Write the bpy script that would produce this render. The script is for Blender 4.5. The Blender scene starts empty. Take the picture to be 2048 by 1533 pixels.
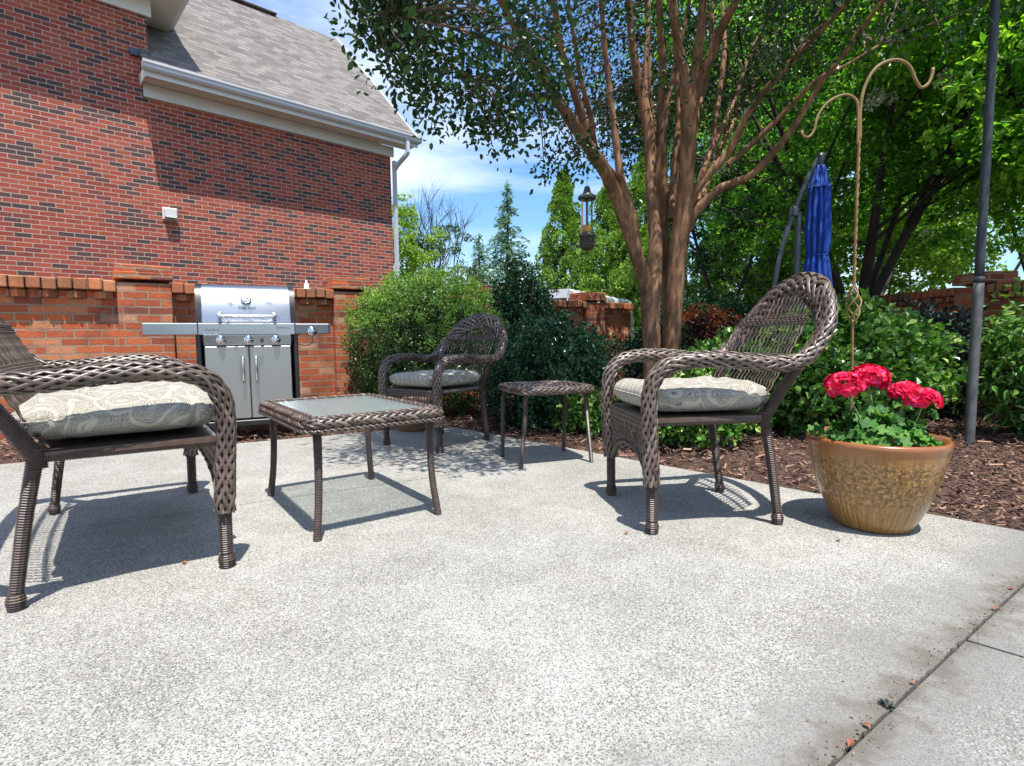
import bpy, math, random
import numpy as np
from mathutils import Vector, Matrix, Euler

# ------------------------------------------------------------------ camera, sky, sun, exposure
SC = bpy.context.scene
COL = SC.collection
FPX, PITCH, ROLL, HCAM = 1097.0, 0.0802, -0.011, 0.75
CX, CY = 1024.0, 766.5
fwd = np.array([0, math.cos(PITCH), -math.sin(PITCH)])
up0 = np.array([0, math.sin(PITCH), math.cos(PITCH)])
rt0 = np.array([1.0, 0, 0])
RT = math.cos(ROLL) * rt0 + math.sin(ROLL) * up0
UP = -math.sin(ROLL) * rt0 + math.cos(ROLL) * up0
CAMP = np.array([0, 0, HCAM])
cam = bpy.data.cameras.new('camera')
camo = bpy.data.objects.new('camera', cam)
COL.objects.link(camo)
camo.matrix_world = Matrix(((RT[0], UP[0], -fwd[0], 0), (RT[1], UP[1], -fwd[1], 0), (RT[2], UP[2], -fwd[2], HCAM), (0, 0, 0, 1)))
cam.sensor_width = 36
cam.lens = FPX / 2048 * 36
cam.clip_start = 0.05
cam.clip_end = 600
SC.camera = camo

SUN_EL = math.radians(71.5)
SUN_TO = np.array([0.33, -0.944])            # horizontal direction towards the sun
SUN_AZ = math.atan2(SUN_TO[0], SUN_TO[1])
sd = bpy.data.lights.new('sun', 'SUN')
sd.energy = 4.8
sd.angle = math.radians(0.5)
sd.color = (1.0, 0.96, 0.89)
so = bpy.data.objects.new('sun', sd)
COL.objects.link(so)
tosun = Vector((SUN_TO[0] * math.cos(SUN_EL), SUN_TO[1] * math.cos(SUN_EL), math.sin(SUN_EL)))
so.rotation_euler = tosun.to_track_quat('Z', 'Y').to_euler()
so.location = (3, -8, 20)

W = bpy.data.worlds.new('World')
SC.world = W
W.use_nodes = True
wn, wl = W.node_tree.nodes, W.node_tree.links
wn.clear()
sky = wn.new('ShaderNodeTexSky')
sky.sky_type = 'NISHITA'
sky.sun_disc = False
sky.sun_elevation = SUN_EL
sky.sun_rotation = SUN_AZ
sky.air_density = 1.3
sky.dust_density = 0.6
sky.ozone_density = 2.5
tc = wn.new('ShaderNodeTexCoord')
mp = wn.new('ShaderNodeMapping')
mp.inputs['Scale'].default_value = (1.1, 1.1, 4.2)
mp.inputs['Rotation'].default_value = (0.25, 0.2, 0.5)
mp.inputs['Location'].default_value = (0.9, -0.35, 0.55)
cn = wn.new('ShaderNodeTexNoise')
cn.inputs['Scale'].default_value = 1.5
cn.inputs['Detail'].default_value = 7
cn.inputs['Roughness'].default_value = 0.52
cn.inputs['Distortion'].default_value = 0.35
cr_ = wn.new('ShaderNodeValToRGB')
cr_.color_ramp.elements[0].position = 0.43
cr_.color_ramp.elements[1].position = 0.74
mx = wn.new('ShaderNodeMixRGB')
mx.inputs[2].default_value = (9.5, 9.9, 10.4, 1)
bg = wn.new('ShaderNodeBackground')
bg.inputs['Strength'].default_value = 0.10
wo = wn.new('ShaderNodeOutputWorld')
wl.new(tc.outputs['Generated'], mp.inputs['Vector'])
wl.new(mp.outputs[0], cn.inputs['Vector'])
wl.new(cn.outputs['Fac'], cr_.inputs[0])
wl.new(cr_.outputs[0], mx.inputs[0])
tint = wn.new('ShaderNodeMixRGB')
tint.blend_type = 'MULTIPLY'
tint.inputs[0].default_value = 1
tint.inputs[2].default_value = (0.74, 1.02, 1.30, 1)
wl.new(sky.outputs[0], tint.inputs[1])
wl.new(tint.outputs[0], mx.inputs[1])
wl.new(mx.outputs[0], bg.inputs['Color'])
wl.new(bg.outputs[0], wo.inputs['Surface'])

SC.view_settings.view_transform = 'Standard'
SC.view_settings.look = 'None'
SC.view_settings.exposure = 0.76
SC.view_settings.gamma = 1.0
SC.render.engine = 'CYCLES'
SC.cycles.max_bounces = 8
SC.cycles.transparent_max_bounces = 12

rng = np.random.default_rng(11)
random.seed(5)
PI = math.pi


# ------------------------------------------------------------------ measuring helpers (pixel of the 2048 px photograph -> point)
def ray(u, v):
    return fwd + (u - CX) / FPX * RT - (v - CY) / FPX * UP


def gnd(u, v, z=0.0):
    d = ray(u, v)
    return CAMP + d * (z - HCAM) / d[2]


def at(u, v, Y):
    d = ray(u, v)
    return CAMP + d * Y / d[1]


def px(P):
    q = np.asarray(P, float) - CAMP
    w = q @ fwd
    return CX + FPX * (q @ RT) / w, CY - FPX * (q @ UP) / w, w


# ------------------------------------------------------------------ materials
class NT:
    def __init__(s, name):
        s.m = bpy.data.materials.new(name)
        s.m.use_nodes = True
        s.n = s.m.node_tree.nodes
        s.l = s.m.node_tree.links
        s.b = s.n['Principled BSDF']
        s.out = s.n['Material Output']

    def node(s, t, **kw):
        x = s.n.new('ShaderNode' + t)
        for k, v in kw.items():
            if k.startswith('_'):
                setattr(x, k[1:], v)
            else:
                key = k if k in x.inputs else k.replace('_', ' ')
                s.put(x.inputs[key], v)
        return x

    def put(s, inp, v):
        if isinstance(v, bpy.types.NodeSocket):
            s.l.new(v, inp)
        else:
            inp.default_value = v

    def ramp(s, fac, stops):
        x = s.n.new('ShaderNodeValToRGB')
        e = x.color_ramp.elements
        while len(e) < len(stops):
            e.new(0.5)
        for el, (p, c) in zip(e, stops):
            el.position = p
            el.color = (*c, 1) if len(c) == 3 else c
        s.l.new(fac, x.inputs[0])
        return x.outputs[0]

    def mix(s, fac, a, b, mode='MIX'):
        x = s.n.new('ShaderNodeMixRGB')
        x.blend_type = mode
        s.put(x.inputs[0], fac)
        for i, c in ((1, a), (2, b)):
            if isinstance(c, tuple) and len(c) == 3:
                c = (*c, 1)
            s.put(x.inputs[i], c)
        return x.outputs[0]

    def math(s, op, a, b=0.0, clamp=False):
        x = s.n.new('ShaderNodeMath')
        x.operation = op
        x.use_clamp = clamp
        s.put(x.inputs[0], a)
        s.put(x.inputs[1], b)
        return x.outputs[0]

    def obj(s):
        return s.node('TexCoord').outputs['Object']

    def noise(s, vec, scale, detail=4, rough=0.55, out='Fac'):
        return s.node('TexNoise', Vector=vec, Scale=scale, Detail=detail, Roughness=rough).outputs[out]

    def bump(s, h, strength=0.4, dist=0.01):
        x = s.node('Bump', Strength=strength, Distance=dist, Height=h)
        s.l.new(x.outputs[0], s.b.inputs['Normal'])

    def set(s, **kw):
        for k, v in kw.items():
            key = k.replace('_', ' ')
            if key in ('Base Color', 'Coat Tint') and isinstance(v, tuple) and len(v) == 3:
                v = (*v, 1)
            s.put(s.b.inputs[key], v)
        return s


def plain(name, col, rough=0.5, metal=0.0, var=0.12, scale=9.0, bumpk=0.0):
    t = NT(name)
    o = t.obj()
    n = t.noise(o, scale)
    c = t.mix(t.ramp(n, [(0.3, (0, 0, 0)), (0.75, (1, 1, 1))]), tuple(x * (1 - var) for x in col), tuple(min(1, x * (1 + var)) for x in col))
    t.set(Base_Color=c, Metallic=metal, Roughness=rough)
    r = t.math('MULTIPLY_ADD', n, 0.25)
    t.n[-1].inputs[2].default_value = max(0.02, rough - 0.12)
    t.l.new(r, t.b.inputs['Roughness'])
    if bumpk:
        t.bump(t.noise(o, scale * 12), bumpk, 0.004)
    return t.m


def brick_mat(name, stops, mortar, ms=0.006, bw=0.214, rh=0.0677, rough=0.85, bumpk=0.7, grime=None, wob=0.0):
    t = NT(name)
    o = t.obj()
    sx = t.node('SeparateXYZ', Vector=o)
    xy = t.math('ADD', sx.outputs[0], sx.outputs[1])
    zz = sx.outputs[2]
    if wob:
        nw = t.noise(o, 9.0, 3)
        zz = t.math('ADD', zz, t.math('MULTIPLY', t.math('SUBTRACT', nw, 0.5), wob))
    v = t.node('CombineXYZ', X=xy, Y=zz, Z=0.0)
    br = t.node('TexBrick', _offset=0.5, Vector=v.outputs[0], Color1=(0, 0, 0, 1), Color2=(1, 1, 1, 1), Mortar=(0.5, 0.5, 0.5, 1), Scale=1.0, Mortar_Size=ms, Mortar_Smooth=0.15, Bias=0.0, Brick_Width=bw, Row_Height=rh)
    col = t.ramp(br.outputs['Color'], stops)
    fine = t.noise(o, 60.0, 5, 0.65)
    col = t.mix(0.55, col, t.ramp(fine, [(0.25, (0.25, 0.25, 0.25)), (0.75, (0.85, 0.85, 0.85))]), 'OVERLAY')
    mcol = t.mix(t.ramp(t.noise(o, 7.0, 4), [(0.35, (0, 0, 0)), (0.7, (1, 1, 1))]), mortar, tuple(x * 0.72 for x in mortar))
    fac = br.outputs['Fac']
    col = t.mix(fac, col, mcol)
    if grime:
        g = t.ramp(t.noise(o, 2.2, 5, 0.6), [(0.5, (0, 0, 0)), (0.72, (0.75, 0.75, 0.75))])
        col = t.mix(g, col, grime)
        ef = t.ramp(t.noise(o, 4.5, 5, 0.65), [(0.62, (0, 0, 0)), (0.76, (0.6, 0.6, 0.6))])
        col = t.mix(ef, col, (0.42, 0.30, 0.23))
    t.set(Base_Color=col, Roughness=rough)
    h = t.math('ADD', t.math('MULTIPLY', fac, -1.0), t.math('MULTIPLY', fine, 0.35))
    t.bump(h, bumpk, 0.012)
    return t.m


M = {}
M['house_brick'] = brick_mat('house_brick', [(0.0, (0.055, 0.035, 0.035)), (0.16, (0.085, 0.042, 0.040)), (0.26, (0.13, 0.045, 0.040)), (0.34, (0.23, 0.040, 0.026)), (0.62, (0.32, 0.058, 0.031)), (0.85, (0.36, 0.080, 0.043)), (1.0, (0.25, 0.048, 0.034))], (0.48, 0.35, 0.285), ms=0.0062, bw=0.188, rh=0.0655)
M['garden_brick'] = brick_mat('garden_brick', [(0.0, (0.16, 0.05, 0.035)), (0.10, (0.34, 0.07, 0.028)), (0.45, (0.44, 0.095, 0.030)), (0.75, (0.48, 0.125, 0.04)), (0.9, (0.46, 0.19, 0.09)), (1.0, (0.52, 0.30, 0.20))], (0.36, 0.25, 0.17), ms=0.0075, bw=0.182, rh=0.0665, bumpk=1.0, grime=(0.10, 0.045, 0.03), wob=0.022)


def rowlock_mat():
    t = NT('rowlock_brick')
    o = t.obj()
    sx = t.node('SeparateXYZ', Vector=o)
    w = t.node('TexBrick', _offset=0.0, Vector=t.node('CombineXYZ', X=sx.outputs[0], Y=0.5, Z=0.0).outputs[0], Color1=(0, 0, 0, 1), Color2=(1, 1, 1, 1), Mortar=(0.5, 0.5, 0.5, 1), Scale=1.0, Mortar_Size=0.006, Mortar_Smooth=0.2, Bias=0.0, Brick_Width=0.098, Row_Height=5.0)
    col = t.ramp(w.outputs['Color'], [(0.0, (0.30, 0.10, 0.05)), (0.4, (0.48, 0.16, 0.06)), (0.75, (0.42, 0.20, 0.10)), (1.0, (0.52, 0.15, 0.05))])
    f = t.noise(o, 55, 5, 0.65)
    col = t.mix(0.5, col, t.ramp(f, [(0.25, (0.25, 0.25, 0.25)), (0.75, (0.85, 0.85, 0.85))]), 'OVERLAY')
    g = t.ramp(t.noise(o, 3.0, 5), [(0.48, (0, 0, 0)), (0.7, (0.8, 0.8, 0.8))])
    col = t.mix(g, col, (0.12, 0.07, 0.04))
    col = t.mix(w.outputs['Fac'], col, (0.10, 0.06, 0.045))
    t.set(Base_Color=col, Roughness=0.9)
    t.bump(t.math('ADD', t.math('MULTIPLY', w.outputs['Fac'], -1.0), t.math('MULTIPLY', f, 0.3)), 0.9, 0.012)
    return t.m


M['rowlock'] = rowlock_mat()


def shingle_mat():
    t = NT('roof_shingle')
    uv = t.node('TexCoord').outputs['UV']
    br = t.node('TexBrick', _offset=0.37, Vector=uv, Color1=(0, 0, 0, 1), Color2=(1, 1, 1, 1), Mortar=(0.2, 0.2, 0.2, 1), Scale=1.0, Mortar_Size=0.006, Mortar_Smooth=0.4, Bias=0.0, Brick_Width=0.19, Row_Height=0.125)
    col = t.ramp(br.outputs['Color'], [(0.0, (0.10, 0.088, 0.08)), (0.5, (0.165, 0.146, 0.132)), (1.0, (0.225, 0.20, 0.182))])
    f = t.noise(uv, 130, 3, 0.7)
    col = t.mix(0.5, col, t.ramp(f, [(0.2, (0.3, 0.3, 0.3)), (0.8, (0.7, 0.7, 0.7))]), 'OVERLAY')
    sx = t.node('SeparateXYZ', Vector=uv)
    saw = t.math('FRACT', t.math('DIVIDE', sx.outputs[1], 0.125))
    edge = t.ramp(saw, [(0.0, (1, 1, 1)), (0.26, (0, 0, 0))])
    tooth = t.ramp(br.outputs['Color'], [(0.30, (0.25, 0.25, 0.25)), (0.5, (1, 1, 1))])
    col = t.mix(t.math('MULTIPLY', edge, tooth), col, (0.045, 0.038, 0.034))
    t.set(Base_Color=col, Roughness=0.95)
    t.bump(t.math('ADD', t.math('MULTIPLY', saw, -0.8), t.math('MULTIPLY', f, 0.3)), 0.7, 0.02)
    return t.m


M['shingle'] = shingle_mat()
M['white_trim'] = plain('white_trim', (0.66, 0.65, 0.63), 0.5, var=0.05, scale=3)
M['soffit'] = plain('soffit_paint', (0.62, 0.58, 0.50), 0.6, var=0.06, scale=3)
M['gutter'] = plain('gutter_paint', (0.55, 0.58, 0.62), 0.35, var=0.05, scale=4)
M['flashing'] = plain('flashing', (0.035, 0.06, 0.12), 0.4, var=0.2)
M['glass_dark'] = plain('dark_glass', (0.03, 0.035, 0.04), 0.08, var=0.1)


def concrete(name, base, speck, spk_amt, joint=False):
    t = NT(name)
    o = t.obj()
    big = t.noise(o, 1.25, 7, 0.66)
    mid = t.noise(o, 7.0, 6, 0.65)
    col = t.mix(t.ramp(big, [(0.32, (0, 0, 0)), (0.68, (1, 1, 1))]), tuple(x * k_ for x, k_ in zip(base, (0.60, 0.585, 0.55))), base)
    col = t.mix(t.ramp(mid, [(0.30, (0, 0, 0)), (0.62, (1, 1, 1))]), t.mix(1.0, col, (0.86, 0.85, 0.83), 'MULTIPLY'), col)
    # brown stains
    st = t.ramp(t.noise(o, 1.7, 5, 0.7), [(0.55, (0, 0, 0)), (0.72, (0.6, 0.6, 0.6))])
    col = t.mix(st, col, (0.27, 0.23, 0.175))
    # exposed aggregate: dark and pale grains
    v1 = t.node('TexVoronoi', Vector=o, Scale=280.0, Randomness=1.0)
    ca = t.node('SeparateColor', Color=v1.outputs['Color'])
    dens = t.math('ADD', t.math('MULTIPLY', mid, 0.55), t.math('MULTIPLY', big, 0.45))
    thr = t.math('MULTIPLY_ADD', dens, -0.75)
    t.n[-1].inputs[2].default_value = spk_amt + 0.37
    dark = t.math('LESS_THAN', ca.outputs[0], thr)
    shape = t.math('LESS_THAN', v1.outputs['Distance'], 0.57)
    grain = t.ramp(ca.outputs[1], [(0.0, speck), (0.55, tuple(min(1, x * 2.1) for x in speck)), (1.0, tuple(min(1, x * 3.4) for x in speck))])
    col = t.mix(t.math('MULTIPLY', t.math('MULTIPLY', dark, shape), 0.88), col, grain)
    pale = t.math('GREATER_THAN', ca.outputs[2], 0.80)
    col = t.mix(t.math('MULTIPLY', pale, 0.5), col, (0.56, 0.55, 0.52))
    v2 = t.node('TexVoronoi', Vector=o, Scale=640.0, Randomness=1.0)
    cb = t.node('SeparateColor', Color=v2.outputs['Color'])
    col = t.mix(t.math('MULTIPLY', t.math('LESS_THAN', cb.outputs[0], 0.2), 0.5), col, tuple(x * 1.6 for x in speck))
    if joint:
        # dirt that has gathered along the joint with the neighbouring slab
        a, b = gnd(1700, 1490), gnd(2048, 1165)
        d = (b - a)[:2]
        d /= np.linalg.norm(d)
        nn = np.array([-d[1], d[0]])
        sx = t.node('SeparateXYZ', Vector=o)
        dist = t.math('ADD', t.math('MULTIPLY', sx.outputs[0], float(nn[0])), t.math('MULTIPLY', sx.outputs[1], float(nn[1])))
        dist = t.math('SUBTRACT', dist, float(a[:2] @ nn))
        dist = t.math('ABSOLUTE', dist)
        wv = t.math('ADD', dist, t.math('MULTIPLY', t.math('SUBTRACT', t.noise(o, 4, 5, 0.68), 0.5), 0.42))
        col = t.mix(t.ramp(wv, [(0.0, (0.85, 0.85, 0.85)), (0.10, (0.68, 0.68, 0.68)), (0.25, (0, 0, 0))]), col, (0.165, 0.158, 0.143))
        br = t.math('ADD', dist, t.math('MULTIPLY', t.math('SUBTRACT', t.noise(o, 11, 5, 0.7), 0.5), 0.30))
        col = t.mix(t.ramp(br, [(0.0, (0.75, 0.75, 0.75)), (0.06, (0, 0, 0))]), col, (0.10, 0.085, 0.068))
    t.set(Base_Color=col, Roughness=0.92)
    t.bump(t.math('ADD', t.math('MULTIPLY', v1.outputs['Distance'], 0.6), t.math('MULTIPLY', mid, 1.2)), 0.35, 0.004)
    return t.m


M['concrete'] = concrete('patio_concrete', (0.405, 0.392, 0.356), (0.040, 0.040, 0.038), 0.50, True)
M['concrete2'] = concrete('walk_concrete', (0.38, 0.37, 0.345), (0.04, 0.04, 0.04), 0.46, True)


def soil_mat(name, a, b, sc=30):
    t = NT(name)
    o = t.obj()
    n = t.noise(o, sc, 6, 0.7)
    t.set(Base_Color=t.ramp(n, [(0.3, a), (0.7, b)]), Roughness=0.95)
    t.bump(n, 0.9, 0.02)
    return t.m


M['soil'] = soil_mat('bed_soil', (0.035, 0.02, 0.014), (0.11, 0.06, 0.04))
M['ground'] = soil_mat('ground_earth', (0.05, 0.055, 0.02), (0.13, 0.10, 0.05), 4)


def chip_mat():
    t = NT('mulch_chip')
    g = t.node('NewGeometry')
    c = t.ramp(g.outputs['Random Per Island'], [(0.0, (0.035, 0.016, 0.012)), (0.4, (0.10, 0.045, 0.032)), (0.72, (0.19, 0.10, 0.065)), (0.9, (0.30, 0.17, 0.105)), (1.0, (0.42, 0.29, 0.20))])
    t.set(Base_Color=c, Roughness=0.85)
    return t.m


M['chip'] = chip_mat()


def leaf_mat(name, stops, trans=0.32, rough=0.42, tint=(1.15, 1.3, 0.5)):
    t = NT(name)
    g = t.node('NewGeometry')
    o = t.obj()
    c = t.ramp(g.outputs['Random Per Island'], stops)
    big = t.ramp(t.noise(o, 1.3, 3), [(0.3, (0.72, 0.75, 0.75)), (0.7, (1.2, 1.15, 1.0))])
    c = t.mix(1.0, c, big, 'MULTIPLY')
    t.set(Base_Color=c, Roughness=rough)
    t.b.inputs['Specular IOR Level'].default_value = 0.4
    tr = t.node('BsdfTranslucent', Color=t.mix(1.0, c, tint, 'MULTIPLY'))
    ms = t.node('MixShader')
    ms.inputs[0].default_value = trans
    t.l.new(t.b.outputs[0], ms.inputs[1])
    t.l.new(tr.outputs[0], ms.inputs[2])
    t.l.new(ms.outputs[0], t.out.inputs['Surface'])
    return t.m


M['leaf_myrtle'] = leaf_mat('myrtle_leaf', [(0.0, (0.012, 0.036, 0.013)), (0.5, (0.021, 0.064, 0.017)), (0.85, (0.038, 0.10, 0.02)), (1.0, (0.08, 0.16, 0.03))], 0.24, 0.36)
M['leaf_bright'] = leaf_mat('bright_leaf', [(0.0, (0.06, 0.18, 0.025)), (0.5, (0.14, 0.34, 0.04)), (0.9, (0.27, 0.47, 0.055)), (1.0, (0.42, 0.55, 0.10))], 0.6, tint=(1.3, 1.5, 0.6))
M['leaf_lime'] = leaf_mat('lime_leaf', [(0.0, (0.11, 0.23, 0.03)), (0.5, (0.24, 0.40, 0.05)), (1.0, (0.42, 0.54, 0.10))], 0.42)
M['leaf_bush'] = leaf_mat('bush_leaf', [(0.0, (0.03, 0.065, 0.025)), (0.5, (0.06, 0.115, 0.035)), (0.85, (0.10, 0.17, 0.05)), (1.0, (0.16, 0.23, 0.08))], 0.15, 0.35)
M['leaf_holly'] = leaf_mat('holly_leaf', [(0.0, (0.016, 0.05, 0.026)), (0.5, (0.028, 0.09, 0.038)), (0.9, (0.055, 0.14, 0.06)), (1.0, (0.11, 0.20, 0.10))], 0.12, 0.22)
M['leaf_euon'] = leaf_mat('euonymus_leaf', [(0.0, (0.035, 0.11, 0.02)), (0.45, (0.08, 0.21, 0.035)), (0.8, (0.16, 0.32, 0.055)), (1.0, (0.32, 0.44, 0.11))], 0.25, 0.3)
M['leaf_red'] = leaf_mat('barberry_leaf', [(0.0, (0.025, 0.010, 0.012)), (0.5, (0.06, 0.016, 0.018)), (1.0, (0.14, 0.03, 0.025))], 0.15, tint=(1.3, 0.9, 0.6))
M['leaf_dark'] = leaf_mat('dark_leaf', [(0.0, (0.02, 0.03, 0.03)), (0.6, (0.04, 0.065, 0.055)), (1.0, (0.08, 0.10, 0.09))], 0.12)
M['leaf_cedar'] = leaf_mat('cedar_needle', [(0.0, (0.10, 0.21, 0.15)), (0.6, (0.17, 0.31, 0.22)), (1.0, (0.28, 0.42, 0.29))], 0.4)
M['leaf_geranium'] = leaf_mat('geranium_leaf', [(0.0, (0.03, 0.11, 0.02)), (0.6, (0.065, 0.21, 0.035)), (1.0, (0.20, 0.36, 0.07))], 0.3, 0.62)
M['leaf_mid'] = leaf_mat('mid_leaf', [(0.0, (0.03, 0.10, 0.022)), (0.5, (0.07, 0.21, 0.03)), (0.85, (0.15, 0.33, 0.045)), (1.0, (0.32, 0.46, 0.09))], 0.58, tint=(1.3, 1.5, 0.6))
M['leaf_newgrowth_lit'] = leaf_mat('lit_new_growth_leaf', [(0.0, (0.09, 0.21, 0.03)), (0.5, (0.16, 0.32, 0.045)), (1.0, (0.33, 0.47, 0.11))], 0.3)  # new growth green, brightened to paint in the bush's sunlit top
M['leaf_orange'] = leaf_mat('barberry_tip', [(0.0, (0.22, 0.03, 0.02)), (0.5, (0.45, 0.09, 0.03)), (1.0, (0.55, 0.30, 0.05))], 0.3, tint=(1.3, 0.9, 0.6))
M['leaf_conifer'] = leaf_mat('conifer_spray', [(0.0, (0.08, 0.19, 0.03)), (0.5, (0.19, 0.35, 0.05)), (1.0, (0.36, 0.50, 0.10))], 0.2)
M['petal'] = leaf_mat('red_petal', [(0.0, (0.60, 0.003, 0.04)), (0.6, (0.80, 0.008, 0.08)), (1.0, (0.90, 0.05, 0.25))], 0.3, 0.5, (1.2, 0.8, 0.9))
M['leaf_shade'] = leaf_mat('shade_tree_leaf', [(0.0, (0.03, 0.10, 0.02)), (0.5, (0.08, 0.22, 0.03)), (1.0, (0.25, 0.40, 0.07))], 0.35)
M['blossom'] = leaf_mat('white_blossom', [(0.0, (0.55, 0.52, 0.48)), (1.0, (0.80, 0.78, 0.74))], 0.3, 0.6, (1, 1, 1))
M['dry_leaf'] = plain('dry_leaf', (0.24, 0.075, 0.03), 0.7, var=0.35, scale=60)


def bark_mat(name, a, b, c):
    t = NT(name)
    o = t.obj()
    mpn = t.node('Mapping', Vector=o, Scale=(14, 14, 1.6))
    n = t.noise(mpn.outputs[0], 2.0, 6, 0.62)
    n2 = t.noise(t.node('Mapping', Vector=o, Scale=(3, 3, 1)).outputs[0], 2.4, 6, 0.7)
    col = t.ramp(n, [(0.25, a), (0.5, b), (0.75, c)])
    col = t.mix(t.ramp(n2, [(0.46, (0, 0, 0)), (0.56, (0.75, 0.75, 0.75))]), col, a)
    t.set(Base_Color=col, Roughness=0.75)
    t.bump(n, 0.5, 0.02)
    return t.m


M['bark'] = bark_mat('myrtle_bark', (0.12, 0.055, 0.027), (0.28, 0.14, 0.067), (0.43, 0.27, 0.16))
M['bark_dark'] = bark_mat('dark_bark', (0.02, 0.015, 0.012), (0.045, 0.033, 0.027), (0.075, 0.057, 0.045))
M['twig'] = plain('twig', (0.12, 0.08, 0.055), 0.8, var=0.3)
M['stem'] = plain('green_stem', (0.16, 0.22, 0.07), 0.6, var=0.2)


def wicker_mat():
    t = NT('wicker_resin')
    g = t.node('NewGeometry')
    o = t.obj()
    c = t.ramp(g.outputs['Random Per Island'], [(0.0, (0.040, 0.026, 0.019)), (0.5, (0.085, 0.057, 0.042)), (0.85, (0.135, 0.095, 0.073)), (1.0, (0.20, 0.15, 0.12))])
    n = t.noise(o, 40, 3)
    c = t.mix(1.0, c, t.ramp(n, [(0.3, (0.75, 0.75, 0.75)), (0.7, (1.25, 1.22, 1.2))]), 'MULTIPLY')
    t.set(Base_Color=c, Roughness=0.36)
    t.b.inputs['Specular IOR Level'].default_value = 0.75
    return t.m


M['wicker'] = wicker_mat()
M['wicker_core'] = plain('wicker_core', (0.022, 0.016, 0.013), 0.7)
M['wrap'] = plain('wrapped_leg', (0.075, 0.050, 0.040), 0.35, var=0.25, scale=30)


def paisley():
    t = NT('paisley_fabric')
    o = t.obj()
    wv = t.node('TexNoise', Vector=o, Scale=6.0, Detail=2.0)
    ov = t.node('MixRGB', Fac=0.10)
    t.l.new(o, ov.inputs[1])
    t.l.new(wv.outputs['Color'], ov.inputs[2])
    big = t.node('TexVoronoi', Vector=ov.outputs[0], Scale=6.5, Randomness=0.9)
    small = t.node('TexVoronoi', Vector=ov.outputs[0], Scale=24.0, Randomness=0.85)
    band = t.ramp(t.math('SINE', t.math('MULTIPLY', big.outputs['Distance'], 30.0)), [(0.62, (0, 0, 0)), (0.84, (1, 1, 1))])
    fine = t.ramp(t.math('SINE', t.math('MULTIPLY', big.outputs['Distance'], 210.0)), [(0.35, (0, 0, 0)), (0.65, (1, 1, 1))])
    curls = t.ramp(t.math('SINE', t.math('MULTIPLY', small.outputs['Distance'], 60.0)), [(0.38, (0, 0, 0)), (0.62, (1, 1, 1))])
    dots = t.node('TexVoronoi', Vector=o, Scale=210.0, Randomness=0.6)
    stip = t.ramp(dots.outputs['Distance'], [(0.30, (1, 1, 1)), (0.5, (0.25, 0.25, 0.25))])
    zone = t.ramp(t.node('SeparateColor', Color=big.outputs['Color']).outputs[0], [(0.45, (0, 0, 0)), (0.5, (1, 1, 1))])
    near = t.ramp(big.outputs['Distance'], [(0.34, (1, 1, 1)), (0.40, (0, 0, 0))])
    pat = t.mix(t.math('MAXIMUM', t.math('MULTIPLY', zone, 0.85), near), fine, curls)
    brk = t.ramp(t.noise(o, 85, 2), [(0.40, (0.15, 0.15, 0.15)), (0.56, (1, 1, 1))])
    pat = t.mix(0.55, pat, brk, 'MULTIPLY')
    pat = t.mix(0.42, pat, stip)
    pat = t.mix(band, pat, (0.02, 0.02, 0.02))
    col = t.mix(pat, (0.405, 0.368, 0.298), (0.034, 0.034, 0.034))
    t.set(Base_Color=col, Roughness=0.9)
    t.b.inputs['Sheen Weight'].default_value = 0.15
    t.bump(t.noise(o, 300, 2), 0.25, 0.002)
    return t.m


M['paisley'] = paisley()


def steel(name, col, rough, sx=(1, 1, 220)):
    t = NT(name)
    o = t.obj()
    n = t.noise(t.node('Mapping', Vector=o, Scale=sx).outputs[0], 3.0, 3)
    t.set(Base_Color=t.mix(n, tuple(x * 0.9 for x in col), col), Metallic=1.0, Roughness=t.math('ADD', t.math('MULTIPLY', n, 0.12), rough))
    return t.m


M['steel'] = steel('brushed_steel', (0.42, 0.44, 0.47), 0.20)
M['steel_door'] = steel('door_steel', (0.42, 0.41, 0.38), 0.40)
M['chrome'] = steel('chrome', (0.8, 0.8, 0.8), 0.06, (1, 1, 1))
M['black'] = plain('black_enamel', (0.012, 0.012, 0.014), 0.3, var=0.2)
M['dark_plastic'] = plain('dark_plastic', (0.03, 0.03, 0.032), 0.5)
M['grey_steel'] = steel('shade_steel', (0.20, 0.21, 0.22), 0.32)
M['print'] = plain('dark_print', (0.03, 0.03, 0.035), 0.6)
M['rubber'] = plain('rubber', (0.03, 0.03, 0.03), 0.7)
M['caster'] = plain('caster_grey', (0.45, 0.45, 0.45), 0.5)


def table_glass():
    t = NT('table_glass')
    o = t.obj()
    t.b.inputs['Base Color'].default_value = (0.45, 0.52, 0.52, 1)
    t.b.inputs['Roughness'].default_value = 0.12
    fr = t.node('LayerWeight', Blend=0.30)
    tr = t.node('BsdfTransparent', Color=(0.93, 0.96, 0.95, 1))
    gl = t.node('BsdfGlossy', Color=(0.9, 0.95, 0.95, 1), Roughness=0.22)
    df = t.node('BsdfDiffuse', Color=(0.42, 0.47, 0.47, 1))
    b = t.node('Bump', Strength=0.6, Distance=0.006, Height=t.noise(o, 38, 3))
    t.l.new(b.outputs[0], gl.inputs['Normal'])
    m0 = t.node('MixShader')
    m0.inputs[0].default_value = 0.20
    t.l.new(gl.outputs[0], m0.inputs[1])
    t.l.new(df.outputs[0], m0.inputs[2])
    ms = t.node('MixShader')
    t.l.new(t.math('ADD', t.math('MULTIPLY', fr.outputs['Fresnel'], 1.2), 0.10, True), ms.inputs[0])
    t.l.new(tr.outputs[0], ms.inputs[1])
    t.l.new(m0.outputs[0], ms.inputs[2])
    t.l.new(ms.outputs[0], t.out.inputs['Surface'])
    return t.m


M['glass'] = table_glass()


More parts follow.
